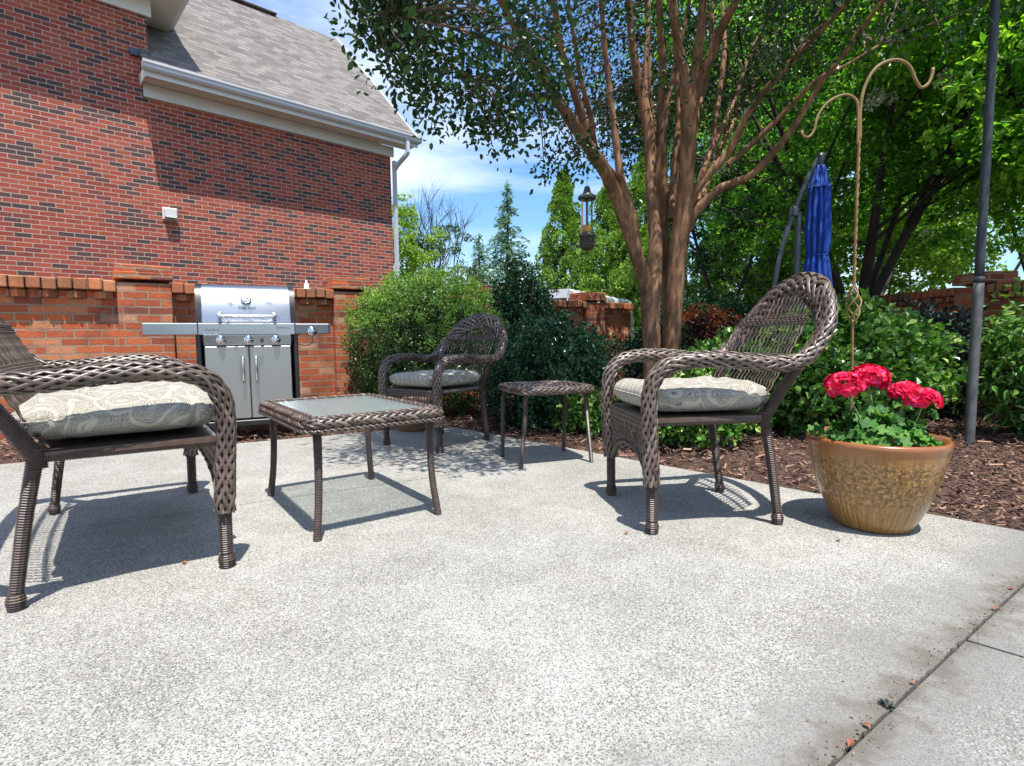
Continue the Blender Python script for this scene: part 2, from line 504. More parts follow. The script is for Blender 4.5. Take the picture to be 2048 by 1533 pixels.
def clear_tube():
    t = NT('feeder_tube')
    tr = t.node('BsdfTransparent', Color=(0.9, 0.93, 0.93, 1))
    gl = t.node('BsdfGlossy', Color=(1, 1, 1, 1), Roughness=0.05)
    fr = t.node('LayerWeight', Blend=0.25)
    ms = t.node('MixShader')
    t.l.new(fr.outputs['Fresnel'], ms.inputs[0])
    t.l.new(tr.outputs[0], ms.inputs[1])
    t.l.new(gl.outputs[0], ms.inputs[2])
    t.l.new(ms.outputs[0], t.out.inputs['Surface'])
    return t.m


M['clear'] = clear_tube()


def pot_mat(name, rim, body, pale, h):
    t = NT(name)
    o = t.obj()
    sx = t.node('SeparateXYZ', Vector=o)
    ang = t.math('ARCTAN2', sx.outputs[1], sx.outputs[0])
    zz = t.math('DIVIDE', sx.outputs[2], h)
    vec = t.node('CombineXYZ', X=t.math('MULTIPLY', ang, 5.0), Y=t.math('MULTIPLY', sx.outputs[2], 3.0), Z=0.0).outputs[0]
    drip = t.noise(vec, 2.6, 5, 0.65)
    spots = t.noise(o, 70, 3, 0.6)
    col = t.mix(t.ramp(drip, [(0.35, (0, 0, 0)), (0.65, (1, 1, 1))]), body, pale)
    blot = t.ramp(spots, [(0.47, (0, 0, 0)), (0.55, (1, 1, 1))])
    midz = t.ramp(zz, [(0.16, (0, 0, 0)), (0.40, (1, 1, 1)), (0.76, (1, 1, 1)), (0.88, (0, 0, 0))])
    col = t.mix(t.math('MULTIPLY', t.math('MULTIPLY', blot, midz), 0.75), col, tuple(x * 0.42 for x in body))
    brt = t.ramp(t.noise(o, 95, 3, 0.6), [(0.54, (0, 0, 0)), (0.62, (1, 1, 1))])
    col = t.mix(t.math('MULTIPLY', t.math('MULTIPLY', brt, midz), 0.8), col, tuple(min(1, x * 1.5) for x in pale))
    zr = t.math('ADD', zz, t.math('MULTIPLY', t.math('SUBTRACT', drip, 0.5), 0.18))
    col = t.mix(t.ramp(zr, [(0.80, (0, 0, 0)), (1.0, (1, 1, 1))]), col, rim)
    t.set(Base_Color=col, Roughness=0.3)
    t.b.inputs['Coat Weight'].default_value = 0.6
    ribs = t.math('SINE', t.math('MULTIPLY', ang, 64.0))
    low = t.ramp(zz, [(0.05, (0.4, 0.4, 0.4)), (0.15, (1, 1, 1)), (0.6, (0.7, 0.7, 0.7)), (0.8, (0, 0, 0))])
    hh = t.math('ADD', t.math('MULTIPLY', t.math('MULTIPLY', ribs, low), 0.35), t.math('MULTIPLY', t.math('MULTIPLY', spots, midz), 1.6))
    t.bump(hh, 0.65, 0.006)
    return t.m


M['pot'] = pot_mat('glazed_pot', (0.27, 0.088, 0.026), (0.205, 0.088, 0.018), (0.37, 0.195, 0.052), 0.35)
M['pot2'] = pot_mat('brown_pot', (0.24, 0.11, 0.05), (0.19, 0.09, 0.04), (0.28, 0.15, 0.07), 0.27)
M['rust'] = plain('rusty_hook', (0.21, 0.125, 0.04), 0.65, var=0.35, scale=25, bumpk=0.4)
M['pole'] = plain('weathered_pole', (0.028, 0.036, 0.040), 0.5, var=0.3, scale=7)
M['pole_low'] = plain('weathered_sleeve', (0.10, 0.10, 0.098), 0.6, var=0.3, scale=12)
M['canvas'] = plain('blue_canvas', (0.006, 0.055, 0.34), 0.75, var=0.25, scale=6)
M['umb_metal'] = plain('umbrella_metal', (0.05, 0.06, 0.07), 0.35, var=0.15)
M['pewter'] = plain('feeder_metal', (0.07, 0.068, 0.06), 0.45, var=0.3, scale=30)
M['seed'] = plain('bird_seed', (0.50, 0.27, 0.07), 0.9, var=0.4, scale=160)
M['van_paint'] = plain('van_paint', (0.78, 0.79, 0.80), 0.25, var=0.03)
M['red_lens'] = plain('red_lens', (0.25, 0.02, 0.02), 0.3)
M['white_stone'] = plain('white_stone', (0.75, 0.72, 0.66), 0.8, var=0.12, scale=30)
M['driveway'] = soil_mat('driveway_asphalt', (0.05, 0.05, 0.05), (0.08, 0.08, 0.08), 40)


# ------------------------------------------------------------------ mesh building
def unit(a):
    a = np.asarray(a, float)
    return a / (np.linalg.norm(a, axis=-1, keepdims=True) + 1e-12)


def cr(pts, step):
    """Catmull-Rom curve through pts (any number of columns), resampled to about equal step"""
    P = np.asarray(pts, float)
    if len(P) < 3:
        n = max(2, int(np.linalg.norm(P[-1, :3] - P[0, :3]) / step) + 1)
        tt = np.linspace(0, 1, n)[:, None]
        return P[0] * (1 - tt) + P[-1] * tt
    Q = np.vstack([2 * P[0] - P[1], P, 2 * P[-1] - P[-2]])
    out = []
    tt = np.linspace(0, 1, 24, endpoint=False)[:, None]
    for i in range(len(P) - 1):
        a, b, c, d = Q[i:i + 4]
        out.append(0.5 * ((2 * b) + (-a + c) * tt + (2 * a - 5 * b + 4 * c - d) * tt ** 2 + (-a + 3 * b - 3 * c + d) * tt ** 3))
    out.append(P[-1:])
    F = np.vstack(out)
    s = np.concatenate([[0], np.cumsum(np.linalg.norm(np.diff(F[:, :3], axis=0), axis=1))])
    n = max(3, int(s[-1] / step) + 1)
    g = np.linspace(0, s[-1], n)
    return np.stack([np.interp(g, s, F[:, k]) for k in range(F.shape[1])], 1)


def frames(P, a0=None, start=0, closed=False):
    n = len(P)
    T = np.gradient(P, axis=0)
    if closed:
        T = np.roll(P, -1, 0) - np.roll(P, 1, 0)
    T = unit(T)
    A = np.zeros_like(P)
    if a0 is None:
        a0 = (0, 0, 1) if abs(T[start][2]) < 0.9 else (1, 0, 0)
    a = np.asarray(a0, float)

    def fix(a, t):
        a = a - t * (a @ t)
        return a / (np.linalg.norm(a) + 1e-12)
    A[start] = fix(a, T[start])
    for i in range(start + 1, n):
        A[i] = fix(A[i - 1], T[i])
    for i in range(start - 1, -1, -1):
        A[i] = fix(A[i + 1], T[i])
    return T, A, np.cross(T, A)


class MB:
    def __init__(s):
        s.V, s.F, s.nv, s.uv = [], [], 0, []

    def add(s, V, F, m=0):
        """F: (n,k) array of vertex numbers local to V"""
        V = np.asarray(V, float).reshape(-1, 3)
        s.V.append(V)
        F = np.asarray(F, np.int64)
        s.F.append((F + s.nv, m))
        s.nv += len(V)

    def grid(s, V, n, k, cu=False, cv=False, m=0):
        """V: n*k points, row-major; cu closes along n, cv along k"""
        I = np.arange(n * k).reshape(n, k)
        a = I if cu else I[:-1]
        b = np.roll(I, -1, 0) if cu else I[1:]
        if cv:
            q = np.stack([a, np.roll(a, -1, 1), np.roll(b, -1, 1), b], -1)
        else:
            q = np.stack([a[:, :-1], a[:, 1:], b[:, 1:], b[:, :-1]], -1)
        s.add(V, q.reshape(-1, 4), m)

    def ring(s, C, A, B, ra, rb, n=8, closed=False, caps=True, m=0, ph=0.0):
        N = len(C)
        ra = np.broadcast_to(np.asarray(ra, float), (N,))
        rb = np.broadcast_to(np.asarray(rb, float), (N,))
        th = np.arange(n) / n * 2 * PI + ph
        V = C[:, None] + (np.cos(th)[None, :, None] * A[:, None] * ra[:, None, None] + np.sin(th)[None, :, None] * B[:, None] * rb[:, None, None])
        base = s.nv
        s.grid(V.reshape(-1, 3), N, n, cu=closed, cv=True, m=m)
        if caps and not closed:
            s.F.append((np.array([[base + i for i in range(n)][::-1]]), m))
            s.F.append((np.array([[base + (N - 1) * n + i for i in range(n)]]), m))

    def tube(s, P, r, n=8, closed=False, caps=True, m=0, a0=None, rb=None):
        P = np.asarray(P, float)
        T, A, B = frames(P, a0, 0, closed)
        s.ring(P, A, B, r, r if rb is None else rb, n, closed, caps, m)

    def box(s, c, size, R=None, m=0, bev=0.0):
        c = np.asarray(c, float)
        h = np.asarray(size, float) / 2
        if bev <= 0:
            V = np.array([[x, y, z] for x in (-1, 1) for y in (-1, 1) for z in (-1, 1)], float) * h
            F = [[0, 1, 3, 2], [4, 6, 7, 5], [0, 4, 5, 1], [2, 3, 7, 6], [0, 2, 6, 4], [1, 5, 7, 3]]
            if R is not None:
                V = V @ np.asarray(R).T
            s.add(V + c, F, m)
            return
        b = min(bev, *(h * 0.49))
        V, idx = [], {}
        for sx in (-1, 1):
            for sy in (-1, 1):
                for sz in (-1, 1):
                    for ax in range(3):
                        p = np.array([sx, sy, sz]) * (h - b)
                        p[ax] = (sx, sy, sz)[ax] * h[ax]
                        idx[(sx, sy, sz, ax)] = len(V)
                        V.append(p)
        Q, Tt = [], []
        for ax in range(3):
            o = [i for i in range(3) if i != ax]
            for sg in (-1, 1):
                def key(a, b_, k):
                    t = [0, 0, 0]
                    t[ax] = sg
                    t[o[0]] = a
                    t[o[1]] = b_
                    return idx[(t[0], t[1], t[2], k)]
                q = [key(-1, -1, ax), key(1, -1, ax), key(1, 1, ax), key(-1, 1, ax)]
                flip = (sg < 0) ^ (ax == 1)
                Q.append(q[::-1] if flip else q)
        for ax in range(3):
            o = [i for i in range(3) if i != ax]
            for a in (-1, 1):
                for b_ in (-1, 1):
                    def k2(sg, kk):
                        t = [0, 0, 0]
                        t[ax] = sg
                        t[o[0]] = a
                        t[o[1]] = b_
                        return idx[(t[0], t[1], t[2], kk)]
                    Q.append([k2(-1, o[0]), k2(1, o[0]), k2(1, o[1]), k2(-1, o[1])])
        for sx in (-1, 1):
            for sy in (-1, 1):
                for sz in (-1, 1):
                    Tt.append([idx[(sx, sy, sz, k)] for k in range(3)])
        V = np.array(V)
        if R is not None:
            V = V @ np.asarray(R).T
        base = s.nv
        s.add(V + c, Q, m)
        s.F.append((np.array(Tt) + base, m))

    def lathe(s, prof, n=40, c=(0, 0, 0), m=0, fold=None):
        P = np.asarray(prof, float)
        th = np.arange(n) / n * 2 * PI
        V = np.zeros((len(P), n, 3))
        r = P[:, 0][:, None] * np.ones(n)[None]
        if fold is not None:
            r = r * fold(th, P[:, 1])
        V[..., 0] = r * np.cos(th)
        V[..., 1] = r * np.sin(th)
        V[..., 2] = P[:, 1][:, None]
        s.grid((V + np.asarray(c)).reshape(-1, 3), len(P), n, cv=True, m=m)

    def prism(s, poly, z0, z1, m=0):
        """poly: xy outline, counter-clockwise; extruded from z0 to z1"""
        P = np.asarray(poly, float)
        n = len(P)
        V = np.vstack([np.c_[P, np.full(n, z0)], np.c_[P, np.full(n, z1)]])
        base = s.nv
        s.add(V, [[i, (i + 1) % n, n + (i + 1) % n, n + i] for i in range(n)], m)
        s.F.append((np.array([[base + i for i in range(n)][::-1]]), m))
        s.F.append((np.array([[base + n + i for i in range(n)]]), m))

    def extr(s, prof, x0, x1, m=0):
        """prof: closed outline in (y, z) extruded along x"""
        P = np.asarray(prof, float)
        n = len(P)
        V = np.vstack([np.c_[np.full(n, x0), P], np.c_[np.full(n, x1), P]])
        base = s.nv
        s.add(V, [[i, (i + 1) % n, n + (i + 1) % n, n + i] for i in range(n)], m)
        s.F.append((np.array([[base + i for i in range(n)][::-1]]), m))
        s.F.append((np.array([[base + n + i for i in range(n)]]), m))

    def leaves(s, C, D, Nn, L, Wd, fold=0.18, m=0, oval=False):
        """rhombic folded leaves: base at C, direction D, normal Nn, length L, half width Wd"""
        n = len(C)
        D = unit(D)
        S = unit(np.cross(D, Nn))
        U = np.cross(S, D)
        L = np.broadcast_to(np.asarray(L, float), (n,))[:, None]
        Wd = np.broadcast_to(np.asarray(Wd, float), (n,))[:, None]
        if oval:
            a, b = C + D * L * 0.26, C + D * L * 0.66
            V = np.stack([C, a + S * Wd * .86 + U * Wd * fold * 1.6, b + S * Wd * .92 + U * Wd * fold * 1.8, C + D * L - U * L * 0.14, b - S * Wd * .92 + U * Wd * fold * 1.8, a - S * Wd * .86 + U * Wd * fold * 1.6], 1)
            F = np.arange(6 * n).reshape(n, 6)
            s.add(V.reshape(-1, 3), np.concatenate([F[:, [0, 1, 2, 3]], F[:, [0, 3, 4, 5]]]), m)
            return
        mid = C + D * L * 0.48
        V = np.stack([C, mid + S * Wd + U * Wd * fold * 2, C + D * L - U * L * 0.12, mid - S * Wd + U * Wd * fold * 2], 1)
        F = np.arange(4 * n).reshape(n, 4)
        Tt = np.concatenate([F[:, [0, 1, 2]], F[:, [0, 2, 3]]])
        s.add(V.reshape(-1, 3), Tt, m)

    def build(s, name, mats, parent=None, smooth=False, uv=None):
        me = bpy.data.meshes.new(name)
        V = np.concatenate(s.V).astype(np.float32)
        me.vertices.add(len(V))
        me.vertices.foreach_set('co', V.ravel())
        lt, ls, mi, tot = [], [], [], 0
        for F, m in s.F:
            n, k = F.shape
            lt.append(F.ravel())
            ls.append(tot + np.arange(n) * k)
            mi.append(np.full(n, m))
            tot += n * k
        lt = np.concatenate(lt).astype(np.int32)
        me.loops.add(tot)
        me.loops.foreach_set('vertex_index', lt)
        ls = np.concatenate(ls).astype(np.int32)
        me.polygons.add(len(ls))
        me.polygons.foreach_set('loop_start', ls)
        me.polygons.foreach_set('material_index', np.concatenate(mi).astype(np.int32))
        me.polygons.foreach_set('use_smooth', np.full(len(ls), bool(smooth)))
        if uv is not None:
            ul = me.uv_layers.new(name='UVMap')
            ul.data.foreach_set('uv', np.ascontiguousarray(uv(V)[lt]).astype(np.float32).ravel())
        me.update(calc_edges=True)
        me.validate()
        for m in (mats if isinstance(mats, (list, tuple)) else [mats]):
            me.materials.append(m)
        o = bpy.data.objects.new(name, me)
        COL.objects.link(o)
        if parent is not None:
            o.parent = parent
        return o


def tag(o, label=None, cat=None, group=None, kind=None):
    if label:
        o['label'] = label
    if cat:
        o['category'] = cat
    if group:
        o['group'] = group
    if kind:
        o['kind'] = kind
    return o


def empty(name, loc, rz=0.0, label=None, cat=None, group=None):
    o = bpy.data.objects.new(name, None)
    COL.objects.link(o)
    o.location = tuple(loc)
    o.rotation_euler = (0, 0, rz)
    o.empty_display_size = 0.2
    return tag(o, label, cat, group)


def copy_tree(o, parent=None):
    c = o.copy()
    COL.objects.link(c)
    c.parent = parent
    for ch in list(o.children):
        copy_tree(ch, c)
    return c


def text_part(body, size, mat, parent, loc, rot, name='lettering', depth=0.0006):
    cu = bpy.data.curves.new(name, 'FONT')
    cu.body = body
    cu.size = size
    cu.align_x = 'CENTER'
    cu.align_y = 'CENTER'
    cu.extrude = depth
    tmp = bpy.data.objects.new(name + '_tmp', cu)
    COL.objects.link(tmp)
    bpy.context.view_layer.update()
    me = bpy.data.meshes.new_from_object(tmp)
    bpy.data.objects.remove(tmp)
    me.materials.clear()
    me.materials.append(mat)
    me.name = name
    o = bpy.data.objects.new(name, me)
    COL.objects.link(o)
    o.parent = parent
    o.location = loc
    o.rotation_euler = rot
    return o


# ------------------------------------------------------------------ the ground
edgeA, edgeB = gnd(888, 851), gnd(2048, 1063)              # right edge of the slab towards the mulch bed
backA = gnd(0, 929)                                        # back edge of the slab
jA, jB = gnd(93, 1065), gnd(1173, 911)                     # control joint
nA, nB = gnd(1700, 1490), gnd(2048, 1165)                  # joint with the neighbouring slab


def lin(a, b, t):
    return (np.asarray(a) + (np.asarray(b) - np.asarray(a)) * t)[:2]


def isect(a, b, c, d):
    a, b, c, d = [np.asarray(x[:2], float) for x in (a, b, c, d)]
    M2 = np.array([b - a, -(d - c)]).T
    t = np.linalg.solve(M2, c - a)
    return a + (b - a) * t[0]


g = MB()
g.prism([(-150, -60), (150, -60), (150, 260), (-150, 260)], -0.6, -0.075)
tag(g.build('ground', M['ground']), kind='structure')
g = MB()
# the mulch bed as a softly heaped sheet
nx, ny = 90, 80
X, Y = np.meshgrid(np.linspace(-7.5, 7.5, nx), np.linspace(0.3, 10.5, ny), indexing='ij')
hz = -0.038 + 0.016 * np.sin(X * 3.1 + Y * 1.3) * np.cos(Y * 2.7 - X * 0.8) + rng.normal(0, 0.005, X.shape)
g.grid(np.stack([X, Y, hz], -1).reshape(-1, 3), nx, ny)
tag(g.build('garden_bed', M['soil'], smooth=True), kind='structure')

jdir = unit((jB - jA)[:2])
joff = np.array([-jdir[1], jdir[0]]) * 0.0035
eR = isect(edgeA, edgeB, jA, jB)
farL = lin(edgeA, backA, 2.3)
jL = isect(farL, farL + np.array([0.0, -1.0]), jA, jB)
nJ = isect(edgeA, edgeB, nA, nB)
nL = lin(nB, nA, 4.0)
g = MB()
g.prism([farL, jL + joff, eR + joff, edgeA[:2]], -0.11, 0.0)
ndir = unit((nB - nA)[:2])
rag = [nL + (nJ - nL) * t_ + np.array([-ndir[1], ndir[0]]) * (rng.normal(0, .0016) + .0012 * math.sin(t_ * 150)) for t_ in np.linspace(0, 1, 420)]
g.prism([jL - joff, np.array([jL[0], -2.5])] + rag + [eR - joff], -0.11, 0.0)
g.prism([jL - joff * 3, eR - joff * 3, eR + joff * 3, jL + joff * 3], -0.12, -0.012)
patio = tag(g.build('patio', M['concrete']), kind='structure')
nd = unit((nB - nA)[:2])
nn = np.array([nd[1], -nd[0]])
cr1, cr2 = gnd(1945, 1280)[:2], gnd(2048, 1310)[:2]
cd = unit(cr2 - cr1)
g = MB()
gap = nn * 0.004
p0 = isect(np.r_[nA[:2] + gap], np.r_[nB[:2] + gap], np.r_[cr1], np.r_[cr2])
g.prism([nL + gap, nL + gap + cd * 4, p0 + cd * 4 - nd * 0.005, p0 - nd * 0.005], -0.11, -0.006)
g.prism([p0 + nd * 0.005, p0 + cd * 4 + nd * 0.005, p0 + cd * 4 + nd * 3, p0 + nd * 3], -0.11, -0.006)
g.prism([nL - gap, nL + gap * 3, nL + gap * 3 + nd * 8, nL - gap + nd * 8], -0.12, -0.022)
tag(g.build('walkway', M['concrete2']), kind='structure')
g = MB()
g.prism([(-8, 11), (40, 11), (40, 40), (-8, 40)], -0.09, -0.06)
tag(g.build('driveway', M['driveway']), kind='structure')


def inbed(x, y):
    """true where the mulch bed lies open: right of the slab's edge or behind its back edge"""
    e = (edgeB - edgeA)[:2]
    s1 = e[0] * (y - edgeA[1]) - e[1] * (x - edgeA[0])
    b = (edgeA - backA)[:2]
    s2 = b[0] * (y - backA[1]) - b[1] * (x - backA[0])
    return (s1 > 0.012) | (s2 > 0.012)


n = 60000
cxy = np.stack([rng.uniform(-4.2, 4.6, n), rng.uniform(1.2, 6.3, n)], 1)
near = rng.uniform(0, 1, n) < np.clip(2.6 / cxy[:, 1], 0, 1)
cxy = cxy[inbed(cxy[:, 0], cxy[:, 1]) & near & (np.abs(cxy[:, 0]) < cxy[:, 1] * 1.02 + 0.2)]
n = len(cxy)
L = rng.gamma(2.2, 0.011, n) + 0.010
Wc = np.minimum(L * rng.uniform(0.05, 0.17, n), 0.006)
ang = rng.uniform(0, PI, n)
tilt = rng.normal(0, 0.30, n)
D = np.stack([np.cos(ang) * np.cos(tilt), np.sin(ang) * np.cos(tilt), np.sin(tilt)], 1)
Up = unit(np.stack([rng.normal(0, 0.35, n), rng.normal(0, 0.35, n), np.ones(n)], 1))
S = unit(np.cross(D, Up))
U2 = np.cross(S, D)
C = np.c_[cxy, rng.uniform(-0.03, 0.012, n)]
hl, hw, ht = (L / 2)[:, None] * D, Wc[:, None] * S, (Wc * 0.35)[:, None] * U2
V = np.stack([C + a * hl * (0.8 if a > 0 else 1) + b * hw + c * ht for a in (-1, 1) for b in (-1, 1) for c in (-1, 1)], 1)
Fb = np.array([[0, 1, 3, 2], [4, 6, 7, 5], [0, 4, 5, 1], [2, 3, 7, 6], [0, 2, 6, 4], [1, 5, 7, 3]])
g = MB()
g.add(V.reshape(-1, 3), (np.arange(n)[:, None, None] * 8 + Fb[None]).reshape(-1, 4))
tag(g.build('mulch', M['chip']), kind='stuff')
n = 420
tj = rng.uniform(-.25, 1.15, n)
Cj = np.c_[np.outer(1 - tj, nA[:2]) + np.outer(tj, nB[:2]) + np.array([-nd[1], nd[0]]) * rng.normal(.006, .016, n)[:, None] * (1 + 2.2 * (rng.uniform(0, 1, n) < .25))[:, None], np.full(n, .0012)]
aj = rng.uniform(0, 2 * PI, n)
g = MB()
g.leaves(Cj, np.stack([np.cos(aj), np.sin(aj), rng.uniform(0, .35, n)], 1), np.stack([rng.normal(0, .3, n), rng.normal(0, .3, n), np.ones(n)], 1), rng.gamma(2, .0016, n) + .0015, rng.uniform(.0008, .0022, n))
tag(g.build('joint_debris', M['chip']), kind='stuff')


# ------------------------------------------------------------------ brick house
HA = math.radians(42.65)
house = empty('brick_house', (-2.469, 11.70, 0), HA, 'red brick house with a steep tan shingle roof and white gutter behind the garden wall', 'house')
# local: x along the wall (0 = right corner), y into the house, z up
g = MB()
g.box((-7.05, 4.0, 2.25), (14.1, 8.0, 4.56))
g.box((-9.2, 4.0, 5.2), (10.0, 7.99, 1.35))
g.build('wall', M['house_brick'], house)
g = MB()
# gable roof over the low wing: front slope, rear slope, right gable edge
ze, zr, ye, yr, xr, xl = 4.86, 8.28, -0.42, 3.22, 0.44, -4.33
sl = math.hypot(zr - ze, yr - ye)


def slope_pts(x0, x1, t):
    V = np.array([(x0, ye, ze), (x1, ye, ze), (x1, yr, zr), (x0, yr, zr)])
    nrm = np.array([0, -(zr - ze), (yr - ye)]) / sl
    return np.vstack([V, V - nrm * t])


V = slope_pts(xl, xr, 0.05)
F = [[0, 1, 2, 3], [7, 6, 5, 4], [0, 4, 5, 1], [1, 5, 6, 2], [2, 6, 7, 3], [3, 7, 4, 0]]
g.add(V, F)
V2 = V.copy()
V2[:, 1] = 2 * yr - V2[:, 1] + 0.004
g.add(V2, [f[::-1] for f in F])
# upper continuation of the slope behind the tall block
V3 = slope_pts(-8.0, xl, 0.05)
tt = (0.62 - ye) / (yr - ye)
for k in (0, 1, 4, 5):
    V3[k] = V3[k] + (V3[{0: 3, 1: 2, 4: 7, 5: 6}[k]] - V3[k]) * 0.30
g.add(V3, F)


def roof_uv(V):
    return np.stack([V[:, 0], (V[:, 2] - ze) * sl / (zr - ze)], 1)


roof = g.build('roof', M['shingle'], house, uv=roof_uv)
g = MB()
g.box(((xl + xr) / 2 - 1.0, yr, zr + 0.015), (xr - xl - 0.9, 0.22, 0.03), bev=0.012)
g.build('ridge_cap', M['shingle'], roof, uv=roof_uv)
g = MB()
g.prism([(-0.02, -0.02), (-0.02, 6.45), (-0.03, 6.45), (-0.03, -0.02)], 4.5, 4.52)
gable = MB()
gable.extr([(0.0, 4.5), (6.4, 4.5), (yr, 7.95)], -0.03, 0.0)
gable.build('gable', M['house_brick'], house)
g = MB()
g.box(((-4.30 + 0.06) / 2, -0.024, 4.53 + 0.10), (4.36, 0.044, 0.20), bev=0.004)
g.build('frieze_board', M['white_trim'], house)
g = MB()
g.box(((-4.32 + 0.40) / 2, -0.216, 4.742), (4.70, 0.336, 0.018))
for k in range(4):
    g.box(((-4.32 + 0.40) / 2, -0.10 - 0.075 * k, 4.731), (4.70, 0.006, 0.006))
g.build('soffit', M['soffit'], house)
g = MB()
g.box(((-4.345 + 0.42) / 2, -0.395, 4.765), (4.75, 0.022, 0.13), bev=0.003)
g.box((-4.335, -0.21, 4.755), (0.02, 0.38, 0.15))
for a, b in (((0.43, -0.40, 4.80), (0.43, yr, zr - 0.04)),):
    a, b = np.array(a), np.array(b)
    R = np.eye(3)
    d = unit(b - a)
    R = np.stack([np.array([1.0, 0, 0]), d, np.cross([1.0, 0, 0], d)], 1)
    g.box((a + b) / 2, (0.025, np.linalg.norm(b - a), 0.17), R)
g.build('fascia', M['white_trim'], house)
g = MB()
gp = [(-0.41, 4.775), (-0.47, 4.775), (-0.50, 4.80), (-0.505, 4.835), (-0.525, 4.86), (-0.525, 4.885), (-0.51, 4.885), (-0.51, 4.868), (-0.488, 4.84), (-0.48, 4.80), (-0.465, 4.79), (-0.42, 4.79), (-0.42, 4.88), (-0.41, 4.88)]
g.extr(gp, -4.37, 0.45)
for xx in (-4.374, 0.446):
    g.extr([(-0.412, 4.777), (-0.47, 4.777), (-0.503, 4.80), (-0.523, 4.86), (-0.523, 4.883), (-0.412, 4.883)], xx, xx + 0.008)
g.build('gutter', M['gutter'], house)
g = MB()
dp = cr([(0.13, -0.46, 4.80), (0.13, -0.46, 4.62), (0.13, -0.44, 4.52), (0.07, -0.20, 4.36), (0.045, -0.085, 4.25), (0.045, -0.075, 4.1), (0.045, -0.075, 0.0)], 0.05)
T_, A_, B_ = frames(dp, (1, 0, 0))
g.ring(dp, A_, B_, 0.052, 0.042, 4, ph=PI / 4)
g.build('downspout', M['gutter'], house)
# tall block's eave: frieze, soffit, corner return
g = MB()
g.box((-9.2 + 0.03, -0.024, 5.74 + 0.12), (10.06, 0.044, 0.24), bev=0.004)
g.box((-4.186, 1.6, 5.74 + 0.12), (0.026, 3.2, 0.24), bev=0.004)
g.build('frieze_board', M['white_trim'], house)
g = MB()
g.box((-9.0, 1.4, 5.99), (10.45, 3.78, 0.02))
g.build('soffit', M['soffit'], house)
g = MB()
g.box((-9.0, -0.50, 6.06), (10.5, 0.025, 0.16))
g.box((-3.76, 1.4, 6.06), (0.025, 3.8, 0.16))
g.box((-3.70, 1.4, 6.11), (0.09, 3.85, 0.075), bev=0.01)
g.build('fascia', M['white_trim'], house)
g = MB()
g.extr([(-0.6, 6.145), (3.6, 6.145), (3.6, 9.5)], -14.0, -3.74)
g.build('upper_roof', M['shingle'], house, uv=lambda V: np.stack([V[:, 0], V[:, 2] * 1.4], 1))
g = MB()
g.box((-4.30, -0.02, 5.155), (0.30, 0.06, 0.10), bev=0.004)
g.box((-4.16, 0.10, 5.19), (0.05, 0.30, 0.12), bev=0.004)
g.build('flashing', M['flashing'], house)
g = MB()
g.box((-4.04, -0.055, 2.80), (0.17, 0.11, 0.15), bev=0.012)
g.box((-4.04, -0.012, 2.80), (0.21, 0.02, 0.19), bev=0.004)
g.box((-4.04, -0.07, 2.735), (0.14, 0.09, 0.02))
g.build('vent_hood', M['white_trim'], house)

# ------------------------------------------------------------------ brick garden wall along the back
WA = 0.649
wall = empty('brick_garden_wall', (-3.204, 4.85, 0), WA, 'orange brick garden wall with toothed coping and capped piers behind the grill', 'wall')
SPC = 1.862
ZC, ZT = 1.19, 1.28
WX0, WX1 = -3.6, 3 * SPC + 0.86
g = MB()
g.box(((WX0 + WX1) / 2, 0.155, ZC / 2 - 0.05), (WX1 - WX0, 0.21, ZC + 0.1))
g.build('wall_panel', M['garden_brick'], wall)


def coping_run(x0, x1, par, y=0.155):
    c = MB()
    k = max(1, round((x1 - x0) / 0.098))
    w = (x1 - x0) / k
    for i in range(k):
        c.box((x0 + (i + 0.5) * w, y - 0.005 + rng.normal(0, 0.004), (ZC + ZT) / 2 + 0.004 + rng.normal(0, 0.003)), (w - 0.006, 0.385, ZT - ZC + 0.004), bev=0.008)
    # saw-tooth course under the coping
    k = max(1, round((x1 - x0) / 0.185))
    w = (x1 - x0) / k
    R = np.array([[0.7071, -0.7071, 0], [0.7071, 0.7071, 0], [0, 0, 1]])
    for i in range(k):
        c.box((x0 + (i + 0.5) * w, y - 0.116, ZC - 0.034), (0.10, 0.10, 0.062), R, bev=0.006)
        c.box((x0 + (i + 0.5) * w, y + 0.116, ZC - 0.034), (0.10, 0.10, 0.062), R, bev=0.006)
    return c.build('coping', M['rowlock'], par)


PW = 0.40
xs = [-2 * SPC] + [i * SPC for i in range(4)]
prev = WX0
for i in range(-1, 5):
    x1 = i * SPC - PW / 2 if i < 4 else WX1
    if x1 - prev > 0.05:
        coping_run(prev, x1, wall)
    prev = i * SPC + PW / 2


def pier_mesh():
    c = MB()
    c.box((0, 0.155, 0.61), (PW, 0.35, 1.32), bev=0.005)
    c.box((0, 0.155, 1.332), (PW + 0.035, 0.395, 0.064), bev=0.006)
    c.box((0, 0.155, 1.394), (PW + 0.012, 0.365, 0.060), bev=0.006)
    return c


pm = pier_mesh().build('pier', M['garden_brick'], wall)
pm.location = (-SPC, 0, 0)
for i in range(4):
    c = pm.copy()
    COL.objects.link(c)
    c.location = (i * SPC, 0, 0)

rw = empty('brick_garden_wall', (5.36, 5.0, 0), PI / 2 + 0.05, 'dark shaded brick wall on the right behind the tall pole', 'wall')
g = MB()
g.box((1.6, 0.0, ZC / 2 - 0.05), (8.2, 0.21, ZC + 0.1))
g.build('wall_panel', M['garden_brick'], rw)
coping_run(-2.5, 1.0, rw, 0.0)
coping_run(1.4, 5.7, rw, 0.0)
c = pm.copy()
COL.objects.link(c)
c.parent = rw
c.location = (1.2, -0.155, 0)

